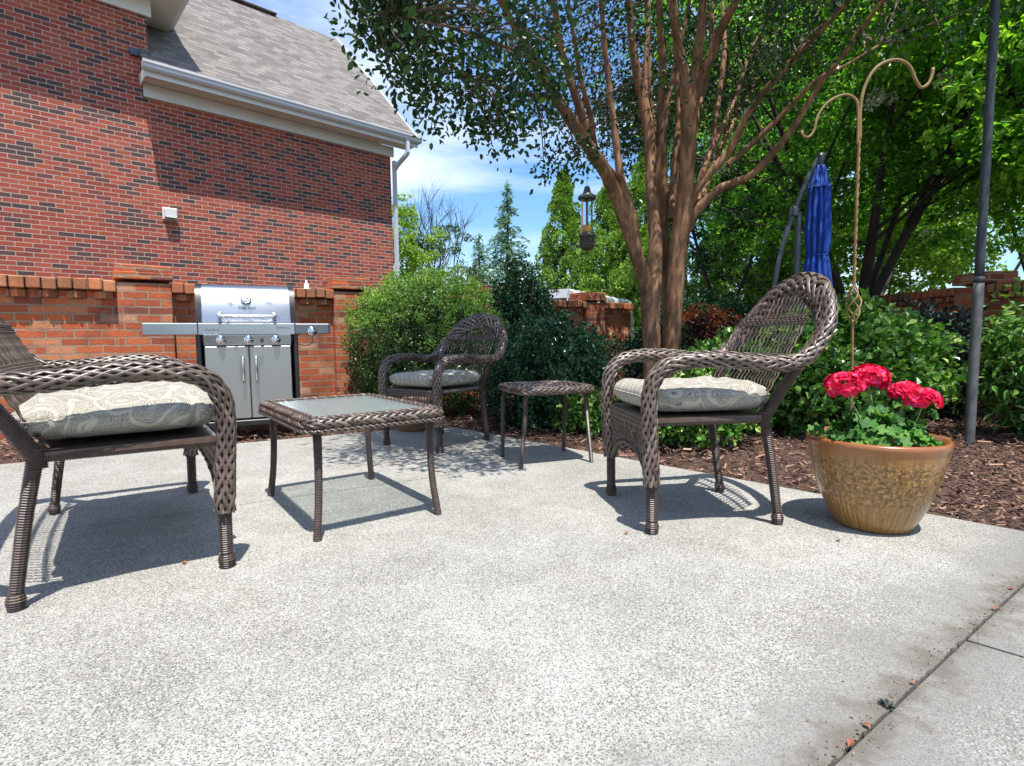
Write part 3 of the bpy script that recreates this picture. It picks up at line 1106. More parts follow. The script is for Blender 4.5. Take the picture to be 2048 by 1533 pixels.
g = MB()
g.lathe([(0.0, 0.0), (0.035, 0.0), (0.034, 0.012), (0.022, 0.02), (0.026, 0.045), (0.02, 0.062), (0.009, 0.07), (0.013, 0.082), (0.009, 0.095), (0.0, 0.098)], 20)
fg = g.build('garden_ornament', M['white_stone'], smooth=True)
P = Matrix.Rotation(WA, 4, 'Z') @ Vector((1.42, 0.10, 0)) + Vector((-3.204, 4.85, ZT + 0.006))
fg.location = P
tag(fg, 'small white bell shaped ornament standing on the garden wall coping right of the grill', 'ornament')


# ------------------------------------------------------------------ wicker furniture
def braid(mb, P, A, B, ra, rb, ns, pitch, w, t, amp, closed=False, m=0):
    N = len(P)
    ra = np.broadcast_to(np.asarray(ra, float), (N,))
    rb = np.broadcast_to(np.asarray(rb, float), (N,))
    s = np.concatenate([[0], np.cumsum(np.linalg.norm(np.diff(P, axis=0), axis=1))])
    tot = s[-1] + (np.linalg.norm(P[0] - P[-1]) if closed else 0)
    if closed:
        pitch = tot / max(1, round(tot / pitch))
    w = w * (ra + rb) / np.median(ra + rb)
    for sg in (1, -1):
        for k in range(ns):
            th = sg * 2 * PI * s / pitch + 2 * PI * k / ns
            e = np.cos(th)[:, None] * A * ra[:, None] + np.sin(th)[:, None] * B * rb[:, None]
            nr = unit(np.cos(th)[:, None] * A / ra[:, None] + np.sin(th)[:, None] * B / rb[:, None])
            ph = sg * np.cos(PI * s / (pitch / (2 * ns)) * 0.5 + PI * k)
            Cc = P + e + nr * (amp * ph)[:, None]
            T = np.gradient(Cc, axis=0)
            if closed:
                T = np.roll(Cc, -1, 0) - np.roll(Cc, 1, 0)
            T = unit(T)
            Wv = unit(np.cross(T, nr))
            mb.ring(Cc, Wv, nr, w, t, 6, closed=closed, caps=False, m=m)


def rings(mb, P, r, pitch=0.0075, n=10, m=0, depth=0.17):
    """a tube wrapped with thin cane: alternating ring radii"""
    Q = cr(P, pitch / 2)
    rr = np.interp(np.linspace(0, 1, len(Q)), np.linspace(0, 1, len(np.atleast_1d(r))), np.atleast_1d(r))
    rr = rr * (1 - depth * (np.arange(len(Q)) % 2))
    mb.tube(Q, rr, n, m=m)


def seat_set(name, label, cat, fw, rw, dep, loc, rz, wide=False, group=None):
    """wicker armchair / loveseat; local -y is the front, +x its left when facing it from behind"""
    root = empty(name, (loc[0], loc[1], 0), rz, label, cat, group)
    hf, hr, hd = fw / 2, rw / 2, dep / 2
    # continuous braided rail: front leg, arm, hoop, arm, front leg
    hx = hf + 0.045
    half = [(hf, -hd, .19), (hf + .002, -hd - .008, .34), (hf + .004, -hd - .016, .50), (hf + .008, -hd - .002, .585), (hf + .016, -hd + .05, .642), (hf + .026, -hd + .15, .664), (hf + .036, -hd + .29, .662), (hf + .046, -hd + .43, .648), (hf + .052, -hd + .54, .652),
            (hf + .044, -hd + .615, .70), (hf + .018, -hd + .68, .78)]
    if not wide:
        half += [(hf - .045, -hd + .72, .86), (hf - .135, -hd + .75, .925), (0, -hd + .762, .955)]
    else:
        half += [(hf - .03, -hd + .73, .86), (hf - .14, -hd + .755, .925), (hf * .45, -hd + .768, .95), (0, -hd + .772, .96)]
    full = half + [(-x, y, z) for x, y, z in half[-2::-1]]
    P = cr(full, 0.0085)
    N = len(P)
    mid = N // 2
    T, A, B = frames(P, (0, 0.2, 1), mid)
    sn = np.linspace(-1, 1, N)
    q = np.clip((P[:, 2] - 0.64) / 0.26, 0, 1) * np.clip((P[:, 1] + hd - .45) / .15, 0, 1)
    ra = 0.028 + 0.037 * q
    rb = 0.028 - 0.004 * q
    leg = np.clip((0.55 - P[:, 2]) / 0.3, 0, 1)
    ra = ra + 0.005 * leg
    g = MB()
    g.ring(P, A, B, ra * 0.9, rb * 0.9, 10, m=1)
    braid(g, P, A, B, ra, rb, 9, 0.46, 0.0066, 0.0028, 0.0030)
    g.build('braided_frame', [M['wicker'], M['wicker_core']], root, smooth=True)
    # inner opening of the hoop as a function of x
    hp = P[(P[:, 1] + hd > .50)]
    order = np.argsort(hp[:, 0])
    ups = hp[order]

    def hoop_top(x):
        k = np.abs(ups[:, 0] - x) < 0.02
        return ups[k][:, 2].max() if k.any() else 0.7

    def back_y(x, z):
        return -hd + dep * 0.86 + (z - .44) * 0.56 - 0.10 * (z - .44) ** 2 - 0.25 * (x / hf) ** 2 * 0.12

    g = MB()
    xsn = np.arange(-hf + .014, hf - .011, 0.0285)
    for i, x in enumerate(xsn):
        zt = hoop_top(x) - 0.03
        zz = np.arange(0.45, zt, 0.012)
        if len(zz) < 3:
            continue
        xx = x * (0.93 + 0.09 * np.clip((zz - .45) / .3, 0, 1)) + 0.0035 * np.sin(zz * 150)
        Q = np.stack([xx, back_y(xx, zz) + 0.002 * np.sin(zz * 150 + 1.2), zz], 1)
        g.tube(Q, 0.0033, 6, rb=0.0026, caps=False)
    # woven bands across the back
    for zb, nrow in ((0.475, 3), (0.655, 3), (0.800, 4)):
        for rr in range(nrow):
            z0 = zb + rr * 0.0095
            xe = hf * (1.0 if zb < .7 else .97)
            xx = np.arange(-xe + .005, xe, 0.006)
            yy = back_y(xx, z0) + 0.006 * np.sin(xx / 0.0155 * PI + rr * PI)
            g.tube(np.stack([xx, yy, np.full_like(xx, z0)], 1), 0.0046, 5, rb=0.0030, caps=False)
    g.build('back_panel', M['wicker'], root, smooth=True)
    # seat deck and rails
    g = MB()
    g.box((0, -0.02, .438), (fw - .02, dep - .06, .012))
    for y in (-hd + .01, hd - .07):
        rings(g, [(-hf + .02, y, .428), (hf - .02, y, .428)], 0.0165, 0.006, 8)
    for sx in (-1, 1):
        rings(g, [(sx * (hf - .004), -hd, .428), (sx * (hr + .004), hd - .07, .428)], 0.0165, 0.006, 8)
    g.build('seat_frame', M['wrap'], root)
    # front apron: woven band, hanging canes, arch
    g = MB()
    xs_ = np.arange(-hf + .034, hf - .03, 0.0135)
    span = hf - 0.03

    def arch(x):
        a = np.clip(1 - (np.abs(x) / span) ** 2.6, 0, 1)
        return 0.195 + 0.11 * a

    for i, x in enumerate(xs_):
        z0 = arch(x)
        zz = np.arange(z0, .40, 0.011)
        if len(zz) < 3:
            continue
        Q = np.stack([x + 0.003 * np.sin(zz * 85 + i * PI), -hd + 0.004 * np.sin(zz * 85 + i * PI), zz], 1)
        g.tube(Q, 0.0032, 5, caps=False)
    for rr in range(5):
        xx = np.arange(-hf + .025, hf - .02, 0.006)
        yy = -hd - 0.004 + 0.006 * np.sin(xx / 0.0135 * PI + rr * PI)
        g.tube(np.stack([xx, yy, np.full_like(xx, .395 + rr * .0095)], 1), 0.0048, 5, rb=0.0030, caps=False)
    for rr in range(2):
        xx = np.arange(-hf + .025, hf - .02, 0.006)
        yy = -hd - 0.002 + 0.006 * np.sin(xx / 0.0135 * PI + rr * PI)
        g.tube(np.stack([xx, yy, np.full_like(xx, .318 + rr * .0095)], 1), 0.0044, 5, rb=0.0030, caps=False)
    ax_ = np.linspace(-span, span, 60)
    ap = np.stack([ax_, np.full(60, -hd), arch(ax_)], 1)
    Ta, Aa, Ba = frames(ap, (0, 1, 0))
    g.ring(ap, Aa, Ba, .010, .010, 8)
    braid(g, ap, Aa, Ba, .0115, .0115, 4, 0.09, .0042, .002, .0012)
    g.build('front_apron', M['wicker'], root, smooth=True)
    # legs
    for sx in (-1, 1):
        g = MB()
        rings(g, [(sx * hf, -hd, .205), (sx * hf, -hd + .002, .04)], [.0225, .0215])
        rings(g, [(sx * hf, -hd + .002, .05), (sx * hf, -hd + .002, .025), (sx * hf, -hd + .002, .006)], [.0225, .0285, .0245], 0.007, 12, depth=.16)
        g.build('leg', M['wrap'], root)
    for sx in (-1, 1):
        g = MB()
        rings(g, [(sx * hr, hd, .04), (sx * (hr + .001), hd - .03, .24), (sx * (hr + .003), hd - .068, .44)], [.0185, .0215])
        rings(g, [(sx * hr, hd, .05), (sx * hr, hd + .001, .025), (sx * hr, hd + .002, .006)], [.019, .0255, .0215], 0.007, 12, depth=.16)
        rings(g, [(sx * (hr + .003), hd - .070, .425), (sx * (hr + .014), hd - .02, .52), (sx * (hf + .022), hd + .045, .645)], [.026, .022])
        rings(g, [(sx * (hr + .003), hd - .068, .40), (sx * (hr + .003), hd - .070, .455)], [.027, .027], 0.007, 12)
        g.build('leg', M['wrap'], root)
    return root


CHF, CHR, CHD = 0.523, 0.467, 0.533
love = seat_set('wicker_loveseat', 'wide brown wicker loveseat cut off by the left edge with braided arms', 'loveseat', 1.127, 1.07, CHD, (-1.501, 2.091), 2.185, wide=True)
chr_ = seat_set('wicker_armchair', 'brown wicker armchair in full sun beside the geranium pot', 'armchair', CHF, CHR, CHD, (.762, 2.343), -1.452, group='brown wicker armchairs')
chm = copy_tree(chr_)
chm.location = (-.538, 3.961, 0)
chm.rotation_euler = (0, 0, -.633)
chm.scale = (1, 1, .935)
chm['label'] = 'brown wicker armchair in the shade in front of the green bush'


def cushion(name, label, hx, hy, z0, z1, loc, rz, tufts, group=None, seedk=1):
    g = MB()
    r2 = np.random.default_rng(seedk)
    nu, nv = 64, 40
    U = np.linspace(0, 2 * PI, nu, endpoint=False)
    Vv = np.linspace(-PI / 2, PI / 2, nv)
    uu, vv = np.meshgrid(U, Vv, indexing='ij')

    def sp(c, e):
        return np.sign(c) * np.abs(c) ** e
    ex = 0.30 if hx < .4 else 0.2
    X = hx * sp(np.cos(vv), .42) * sp(np.cos(uu), ex)
    Y = hy * sp(np.cos(vv), .42) * sp(np.sin(uu), .30)
    Z = sp(np.sin(vv), .75)
    h = (z1 - z0) / 2
    crown = 1 - 0.30 * (np.abs(X) / hx) ** 4 - 0.2 * (np.abs(Y) / hy) ** 4
    puck = np.zeros_like(X)
    for tx, ty in tufts:
        d2 = ((X - tx) ** 2 + (Y - ty) ** 2)
        puck += 0.55 * np.exp(-d2 / 0.0035) + 0.20 * np.exp(-d2 / 0.02)
    wr = 0.085 * np.sin(X * 37 + 2 * np.sin(Y * 21 + seedk)) * np.cos(Y * 29 + seedk * 2)
    Zt = np.where(Z > 0, Z * h * (crown - puck + wr), Z * h * 0.95)
    edge = 1 + 0.018 * np.sin(uu * 11 + seedk) + 0.012 * np.sin(uu * 23 + 1)
    P = np.stack([X * edge, Y * edge, Zt], -1)
    g.grid(P.reshape(-1, 3), nu, nv, cu=True)
    o = g.build(name, M['paisley'], smooth=True)
    o.location = (loc[0], loc[1], (z0 + z1) / 2)
    o.rotation_euler = (0, 0, rz)
    # seam welt round the middle of the edge
    w = MB()
    uu2 = np.linspace(0, 2 * PI, 120, endpoint=False)
    e2 = 1 + 0.018 * np.sin(uu2 * 11 + seedk) + 0.012 * np.sin(uu2 * 23 + 1)
    Q = np.stack([hx * sp(np.cos(uu2), ex) * e2, hy * sp(np.sin(uu2), .30) * e2, 0 * uu2], 1)
    w.tube(Q, .0035, 6, closed=True)
    w.build('piping', M['paisley'], o, smooth=True)
    return tag(o, label, 'cushion', group)


def local(loc, rz, x, y):
    return (loc[0] + math.cos(rz) * x - math.sin(rz) * y, loc[1] + math.sin(rz) * x + math.cos(rz) * y)


tf = [(-.1, -.1), (.1, -.1), (-.1, .1), (.1, .1)]
cushion('seat_cushion', 'thick paisley cushion on the sunlit armchair', .240, .262, .446, .592, local((.762, 2.343), -1.452, 0, -.018), -1.452, tf, 'paisley seat cushions', 2)
cushion('seat_cushion', 'paisley cushion on the armchair standing in the shade', .240, .260, .418, .545, local((-.538, 3.961), -.633, 0, -.020), -.633, tf, 'paisley seat cushions', 3)
tf = [(-.36, -.1), (-.12, -.1), (.12, -.1), (.36, -.1), (-.36, .1), (-.12, .1), (.12, .1), (.36, .1)]
cushion('seat_cushion', 'long paisley bench cushion on the wicker loveseat', .540, .272, .446, .612, local((-1.501, 2.091), 2.185, 0, -.010), 2.185, tf, 'paisley seat cushions', 4)

# coffee table
tx, ty, ta, tw, td = -.740, 2.013, .626, .512, .755
tab = empty('coffee_table', (tx, ty, 0), ta, 'low rectangular wicker coffee table with a glass top', 'coffee table')


def rrect(x0, y0, x1, y1, r, z, step=0.008):
    pts = []
    for (cx_, cy_, a0) in ((x1 - r, y1 - r, 0), (x0 + r, y1 - r, 90), (x0 + r, y0 + r, 180), (x1 - r, y0 + r, 270)):
        for a in np.linspace(a0, a0 + 90, 9):
            pts.append((cx_ + r * math.cos(math.radians(a)), cy_ + r * math.sin(math.radians(a)), z))
    Pp = np.array(pts + pts[:1])
    s = np.concatenate([[0], np.cumsum(np.linalg.norm(np.diff(Pp, axis=0), axis=1))])
    gg = np.linspace(0, s[-1], int(s[-1] / step), endpoint=False)
    return np.stack([np.interp(gg, s, Pp[:, k]) for k in range(3)], 1)


g = MB()
P = rrect(-.015, -.015, tw + .015, td + .015, .045, .440)
T_, A_, B_ = frames(P, (0, 0, 1), 0, True)
g.ring(P, A_, B_, .0225, .024, 10, closed=True, m=1)
braid(g, P, A_, B_, 0.0235, .024, 8, 0.30, .0068, .0028, .0028, closed=True)
P2 = rrect(-.037, -.037, tw + .037, td + .037, .055, .417)
T_, A_, B_ = frames(P2, (0, 0, 1), 0, True)
braid(g, P2, A_, B_, .006, .006, 2, 0.05, .004, .002, .001, closed=True)
P2 = rrect(.012, .012, tw - .012, td - .012, .03, .462)
T_, A_, B_ = frames(P2, (0, 0, 1), 0, True)
braid(g, P2, A_, B_, .005, .006, 2, 0.05, .004, .002, .001, closed=True)
g.build('woven_rim', [M['wicker'], M['wicker_core']], tab, smooth=True)
g = MB()
g.box((tw / 2, td / 2, .457), (tw - .03, td - .03, .006), bev=.002)
g.build('glass_top', M['glass'], tab)
for (x, y, sx, sy) in ((0, 0, -1, -1), (tw, 0, 1, -1), (0, td, -1, 1), (tw, td, 1, 1)):
    g = MB()
    k = 0.020
    rings(g, [(x - sx * k, y - sy * k, .425), (x - sx * k * 1.05, y - sy * k * 1.05, .30), (x - sx * k * .75, y - sy * k * .75, .15), (x, y, .004)], [.0185, .0165, .0155, .0165], 0.006, 10)
    g.build('leg', M['wrap'], tab)

# side table
sc_ = (0.205, 3.40)
st = empty('side_table', (*sc_, 0), .36, 'small square wicker side table with rounded corners standing in the shade by the dark holly', 'side table')
def rsq(r, n_, z):
    th = np.arange(n_) / n_ * 2 * PI
    c_, s_ = np.cos(th), np.sin(th)
    k_ = r / (np.abs(c_) ** 6.5 + np.abs(s_) ** 6.5) ** (1 / 6.5)
    return np.stack([k_ * c_, k_ * s_, np.full(n_, z)], 1), th


g = MB()
for k, rr in enumerate(np.arange(.02, .226, .0155)):
    m_ = max(14, int(2 * PI * rr / .009))
    Q, th = rsq(rr, m_, .460)
    Q[:, 2] += .0035 * np.cos(th * (6 + 2 * (k // 2)) + (k % 2) * PI)
    T_, A_, B_ = frames(Q, (0, 0, 1), 0, True)
    g.ring(Q, A_, B_, .0032, .0078, 6, closed=True, caps=False)
Q1, th = rsq(.232, 60, .452)
Q2, th = rsq(.232, 60, .436)
g.grid(np.concatenate([Q1 * np.array([.02, .02, 1]), Q1, Q2, Q2 * np.array([.02, .02, 1])]), 4, 60, cv=True, m=1)
Q, th = rsq(.234, 220, .446)
T_, A_, B_ = frames(Q, (0, 0, 1), 0, True)
g.ring(Q, A_, B_, .0165, .013, 8, closed=True, m=1)
braid(g, Q, A_, B_, .0185, .015, 6, 0.22, .0062, .0026, .0024, closed=True)
g.build('woven_top', [M['wicker'], M['wicker_core']], st, smooth=True)
ca, sa = math.cos(-.36), math.sin(-.36)
for fx, fy in ((1005, 914), (1042, 939), (1127, 903), (1183, 925)):
    p = gnd(fx, fy)[:2] - np.array(sc_)
    p = np.array([ca * p[0] - sa * p[1], sa * p[0] + ca * p[1]])
    q = unit(p) * .252
    g = MB()
    rings(g, [(q[0] * .55, q[1] * .55, .430), (q[0] * .92, q[1] * .92, .425), (q[0] * 1.05, q[1] * 1.05, .39), (q[0] * 1.07, q[1] * 1.07, .30), (p[0], p[1], .003)], [.0145, .0145, .0145, .0135, .0135], 0.006, 9)
    g.build('leg', M['wrap'], st)


# ------------------------------------------------------------------ gas grill (local x along its front, y to the back)
gr = empty('gas_grill', (-2.70, 4.04, 0), math.radians(26), 'stainless steel gas grill with closed lid and two cabinet doors', 'grill')
GW = 1.30
c0, c1 = .385, 1.005                     # cabinet
g = MB()
for x in (c0 - .055, c1 + .02):
    g.box((x + .018, .04, .44), (.036, .05, .78), bev=.006)
    g.box((x + .018, .47, .44), (.036, .05, .78), bev=.006)
    g.box((x + .018, .255, .46), (.022, .40, .70))
g.box(((c0 + c1) / 2, .475, .46), (c1 - c0 + .08, .02, .68))
g.box(((c0 + c1) / 2 - .0, .25, .105), (c1 - c0 + .13, .50, .05), bev=.006)
g.box(((c0 + c1) / 2, .30, .80), (c1 - c0 + .06, .44, .12), bev=.01)
g.build('cabinet_frame', M['black'], gr)
for k in (0, 1):
    w = (c1 - c0) / 2 - .004
    x = c0 + .002 + w / 2 + k * (w + .004)
    d = MB()
    d.box((x, .010, .43), (w, .022, .575), bev=.006)
    do = d.build('door', M['steel_door'], gr)
    h = MB()
    hx = x + (w / 2 - .045) * (1 if k == 0 else -1)
    h.tube(cr([(hx, 0, .635), (hx, -.04, .63), (hx, -.052, .60), (hx, -.052, .47), (hx, -.04, .44), (hx, 0, .435)], .012), .0095, 10)
    h.build('handle', M['chrome'], do, smooth=True)
g = MB()
g.extr([(.0, .725), (.0, .728), (-.012, .80), (-.012, .805), (.06, .805), (.06, .725)], c0, c1)
pan = g.build('control_panel', M['steel'], gr)
for k, fx in enumerate((.19, .5, .82)):
    x = c0 + (c1 - c0) * fx
    d = MB()
    Rl = [(0.0, .0), (.034, .0), (.036, .006), (.030, .010), (.024, .012), (.022, .030), (.018, .036), (0.0, .037)]
    d.lathe(Rl, 24)
    d.box((0, 0, .036), (.008, .040, .014), m=0)
    ko = d.build('knob', M['chrome'], pan, smooth=True)
    ko.location = (x, -.008, .765)
    ko.rotation_euler = (math.radians(90), 0, 0)
g = MB()
g.box((c0 + (c1 - c0) * .655, -.010, .762), (.022, .012, .036), bev=.004)
g.build('igniter_button', M['dark_plastic'], pan)
# shelves: front rail runs the full width
g = MB()
g.box((c0 / 2 - .02, .21, .886), (c0 - .03, .44, .018), bev=.004)
g.box((c0 / 2 - .02, .0, .850), (c0 - .03, .026, .090), bev=.005)
g.box((.008, .21, .852), (.014, .42, .086), bev=.004)
g.build('side_shelf', M['steel'], gr)
g = MB()
g.box(((c0 + c1) / 2, .005, .850), (c1 - c0 + .072, .030, .092), bev=.006)
rail = g.build('front_rail', M['steel'], gr)
text_part('Char-Broil', .022, M['print'], rail, (c0 + .06, -.0115, .845), (PI / 2, 0, 0))
text_part('COMMERCIAL', .017, M['print'], rail, (c1 - .055, -.0115, .858), (PI / 2, 0, 0))
g = MB()
g.box(((c1 + GW) / 2 + .02, .21, .886), (GW - c1 - .03, .44, .018), bev=.004)
g.box(((c1 + GW) / 2 + .02, .0, .850), (GW - c1 - .03, .026, .082), bev=.005)
g.box((GW - .008 + .02, .21, .852), (.014, .42, .080), bev=.004)
shf = g.build('side_burner_shelf', M['grey_steel'], gr)
d = MB()
d.lathe([(0.0, .0), (.036, .0), (.038, .006), (.030, .010), (.024, .012), (.022, .030), (.018, .036), (0.0, .037)], 24)
d.box((0, 0, .036), (.008, .040, .014))
ko = d.build('knob', M['chrome'], shf, smooth=True)
ko.location = (c1 + .165, -.012, .83)
ko.rotation_euler = (PI / 2, 0, 0)
g = MB()
g.tube(cr([(c1 + .05, .02, .79), (c1 + .10, .03, .82), (c1 + .165, .03, .80), (c1 + .17, .03, .74), (c1 + .11, .03, .715), (c1 + .06, .06, .73)], .01), .003, 6)
g.build('gas_hose', M['rubber'], shf, smooth=True)
# lid
lp = [(.005, .900), (.030, .985), (.065, 1.075), (.105, 1.150), (.150, 1.192), (.215, 1.212), (.300, 1.206), (.370, 1.170), (.415, 1.09), (.430, .98), (.430, .900)]
lp = [tuple(p_) for p_ in cr([(y, z, 0) for y, z in lp], .012)[:, :2]]
g = MB()
lx0, lx1 = c0 - .005, c1 + .005
g.extr(lp, lx0, lx1)
lid = g.build('lid', M['steel'], gr, smooth=False)
for x in (lx0 - .042, lx1):
    d = MB()
    sc2 = [((y - .215) * 1.015 + .215 - .004, (z - .9) * 1.012 + .9) for y, z in lp]
    d.extr(sc2, x, x + .042)
    d.build('lid_end_cap', M['black'], lid)
d = MB()
xm = (lx0 + lx1) / 2
d.tube(cr([(xm - .19, .025, .972), (xm - .195, -.03, .955), (xm - .17, -.052, .948), (xm + .17, -.052, .948), (xm + .195, -.03, .955), (xm + .19, .025, .972)], .012), .0125, 12)
d.build('handle', M['chrome'], lid, smooth=True)
d = MB()
d.lathe([(0.0, .010), (.028, .010), (.030, .012), (.036, .012), (.038, .006), (.038, .0), (0.0, .0)], 28)
d.lathe([(0.0, .0112), (.027, .0112), (.027, .0105)], 28, m=2)
d.box((.006, .004, .0125), (.026, .003, .002), m=1)
ga = d.build('temperature_gauge', [M['chrome'], M['print'], M['white_trim']], lid, smooth=True)
ga.location = (xm - .005, .062, 1.085)
ga.rotation_euler = (math.radians(65), 0, 0)
text_part('Char-Broil', .030, M['print'], lid, (xm, .036, 1.022), (math.radians(69), 0, 0))
for x in (c0 - .02, c1 + .02):
    for y in (.03, .46):
        d = MB()
        d.box((x, y, .072), (.03, .045, .03), bev=.005)
        n_ = 20
        th = np.arange(n_) / n_ * 2 * PI
        Q = np.stack([np.full(n_, x), y + .024 * np.cos(th), .030 + .024 * np.sin(th)], 1)
        d.tube(Q, .0065, 6, closed=True, rb=.012, m=1)
        d.box((x, y, .045), (.034, .022, .05), bev=.004, m=2)
        d.build('caster', [M['black'], M['rubber'], M['caster']], gr)


# ------------------------------------------------------------------ foliage helpers
def rand_dirs(n, up=0.0, r=rng):
    d = r.normal(0, 1, (n, 3))
    d[:, 2] += up
    return unit(d)


def leaf_cloud(mb, centers, rad, per, L, aspect=0.30, up=0.9, droop=-0.15, m=0, flat=1.0, r=rng, oval=False):
    """leaf sprays around every centre"""
    centers = np.asarray(centers, float)
    rad = np.broadcast_to(np.asarray(rad, float), (len(centers),))
    n = len(centers) * per
    C0 = np.repeat(centers, per, 0)
    d = rand_dirs(n, 0, r)
    d[:, 2] *= flat
    rr = np.repeat(rad, per) * r.uniform(0.15, 1.0, n) ** 0.6
    C = C0 + d * rr[:, None]
    D = unit(d * 0.8 + r.normal(0, 0.6, (n, 3)) + np.array([0, 0, droop]))
    Nn = rand_dirs(n, up * 1.6, r)
    LL = L * r.uniform(0.65, 1.25, n)
    mb.leaves(C, D, Nn, LL, LL * aspect, m=m, oval=oval)


def limb_tube(mb, pts, step=0.06, n=10, m=0, wob=0.06):
    """pts rows: x y z r"""
    Q = cr(pts, step)
    r = np.clip(Q[:, 3], .003, None)
    P = Q[:, :3] + rng.normal(0, 1, (len(Q), 3)) * (r * wob * 0.4)[:, None]
    T_, A_, B_ = frames(P)
    th = np.arange(n) / n * 2 * PI
    rad = r[:, None] * (1 + wob * np.cos(2 * th + 1.3)[None] + wob * 0.7 * np.sin(3 * th)[None] + rng.normal(0, wob * .25, (len(Q), n)))
    V = P[:, None] + np.cos(th)[None, :, None] * A_[:, None] * rad[..., None] + np.sin(th)[None, :, None] * B_[:, None] * rad[..., None]
    mb.grid(V.reshape(-1, 3), len(Q), n, cv=True, m=m)
    return Q


def shrub(name, label, cat, c, rx, ry, rz, nleaf, L, mat, aspect=0.32, lump=0.16, shell=0.5, up=1.0, base=0.0, seedk=0, group=None, nst=7, droop=0.1, boxy=2.0, stem='bark_dark', clump=0.0, tips=None, tip_z=.6):
    """c = centre on the ground; ellipsoid rx, ry and height rz, filled with leaves mostly near its surface"""
    r = np.random.default_rng(100 + seedk)
    root = empty(name, (c[0], c[1], 0), 0, label, cat, group)
    ncl = max(6, nleaf // 26)
    d = r.normal(0, 1, (ncl, 3))
    d = d / (np.sum(np.abs(d) ** boxy, 1) ** (1 / boxy))[:, None]
    k = 7
    bump = np.zeros(ncl)
    for i in range(k):
        q = unit(r.normal(0, 1, 3))
        bump += np.cos(unit(d) @ q * (3 + i * 1.2) * 2 + r.uniform(0, 6)) / k ** .5
    rad = (1 + lump * bump) * (1 - shell * r.uniform(0, 1, ncl) ** 1.6)
    C = d * rad[:, None] * np.array([rx, ry, rz / 2])
    C[:, 2] += rz / 2 + base
    keep = C[:, 2] > 0.02
    C, rad, d = C[keep], rad[keep], d[keep]
    g = MB()
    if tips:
        new = (rad > .80) & (C[:, 2] + rz * r.normal(0, .09, len(C)) > base + rz * tip_z)  # upper shell takes the tip colour; on the rounded bush it paints sunlight
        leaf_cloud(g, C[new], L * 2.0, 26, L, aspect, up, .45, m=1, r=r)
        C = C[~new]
    leaf_cloud(g, C, L * 2.0 if not clump else clump, 26, L, aspect, up, droop, r=r, oval=L > .03)
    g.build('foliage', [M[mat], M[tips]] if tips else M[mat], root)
    for i in range(nst):
        s = MB()
        a = r.uniform(0, 2 * PI)
        e = np.array([math.cos(a) * rx * .62, math.sin(a) * ry * .62, base + rz * r.uniform(.55, .85)])
        s.tube(cr([(math.cos(a) * rx * .08, math.sin(a) * ry * .08, -.05), e * np.array([.45, .45, .5]), e], .08), np.linspace(.016, .005, len(cr([(math.cos(a) * rx * .08, math.sin(a) * ry * .08, -.05), e * np.array([.45, .45, .5]), e], .08))), 6)
        s.build('stem', M[stem], root, smooth=True)
    return root


# ------------------------------------------------------------------ the crape myrtle in the bed
myr = empty('crape_myrtle', (1.56, 5.8, -.05), 0, 'large multi trunked crape myrtle with peeling brown bark behind the sunlit armchair', 'tree')


def pxl(rows):
    return np.array([[*(at(u, v, Y) - np.array([1.56, 5.8, -.05])), w * .86 * Y / FPX / 2] for u, v, Y, w in rows])


LIMBS = []


def add_limb(name, rows, extend=None):
    g = MB()
    pts = pxl(rows)
    if extend is not None:
        d = unit(pts[-1, :3] - pts[-2, :3])
        e = pts[-1].copy()
        for k in range(2):
            e = e.copy()
            e[:3] = e[:3] + (d + np.array(extend)) * 0.45
            e[3] *= 0.55
            pts = np.vstack([pts, e])
    Q = limb_tube(g, pts)
    LIMBS.append(Q)
    return g.build(name, M['bark'], myr, smooth=True)


add_limb('trunk', [(1304, 850, 5.75, 50), (1304, 780, 5.75, 42), (1304, 700, 5.75, 41), (1302, 630, 5.75, 43), (1302, 585, 5.75, 44), (1309, 548, 5.78, 34), (1311, 480, 5.85, 30), (1304, 388, 5.95, 26), (1302, 320, 6.0, 26), (1297, 256, 6.0, 25), (1284, 192, 6.0, 22), (1270, 123, 5.95, 19), (1261, 46, 5.9, 16), (1255, -60, 5.8, 13)], (0, 0, .3))
add_limb('trunk', [(1344, 850, 5.8, 46), (1344, 780, 5.8, 38), (1344, 700, 5.8, 37), (1349, 600, 5.8, 40), (1357, 500, 5.78, 40), (1369, 410, 5.72, 40), (1375, 320, 5.65, 34), (1379, 250, 5.6, 34), (1378, 200, 5.55, 36), (1368, 140, 5.5, 20), (1352, 60, 5.4, 18), (1340, -40, 5.3, 15)], (0, 0, .2))
add_limb('trunk', [(1338, 830, 6.05, 26), (1336, 640, 6.05, 24), (1332, 560, 6.05, 24), (1329, 480, 6.05, 22), (1328, 411, 6.05, 20), (1326, 320, 6.05, 20), (1322, 228, 6.0, 18), (1325, 137, 5.9, 17), (1320, 46, 5.8, 15), (1316, -60, 5.7, 12)], (0, 0, .3))
add_limb('branch', [(1300, 590, 5.75, 34), (1284, 545, 5.65, 31), (1252, 445, 5.45, 30), (1212, 345, 5.2, 29), (1168, 280, 5.0, 27), (1112, 195, 4.75, 24), (1064, 115, 4.5, 19), (1022, 40, 4.25, 15), (975, -50, 4.0, 11)], (-.2, -.3, .1))
add_limb('branch', [(1172, 286, 5.0, 20), (1166, 240, 4.95, 20), (1142, 165, 4.85, 18), (1120, 90, 4.75, 16), (1108, 0, 4.6, 13), (1095, -80, 4.5, 10)], (0, -.2, .2))
add_limb('branch', [(1290, 560, 5.8, 24), (1279, 520, 5.85, 22), (1262, 420, 5.9, 20), (1243, 362, 5.9, 19), (1229, 256, 5.9, 15), (1216, 150, 5.85, 13), (1208, 80, 5.8, 11), (1200, -40, 5.7, 9)], (0, 0, .2))
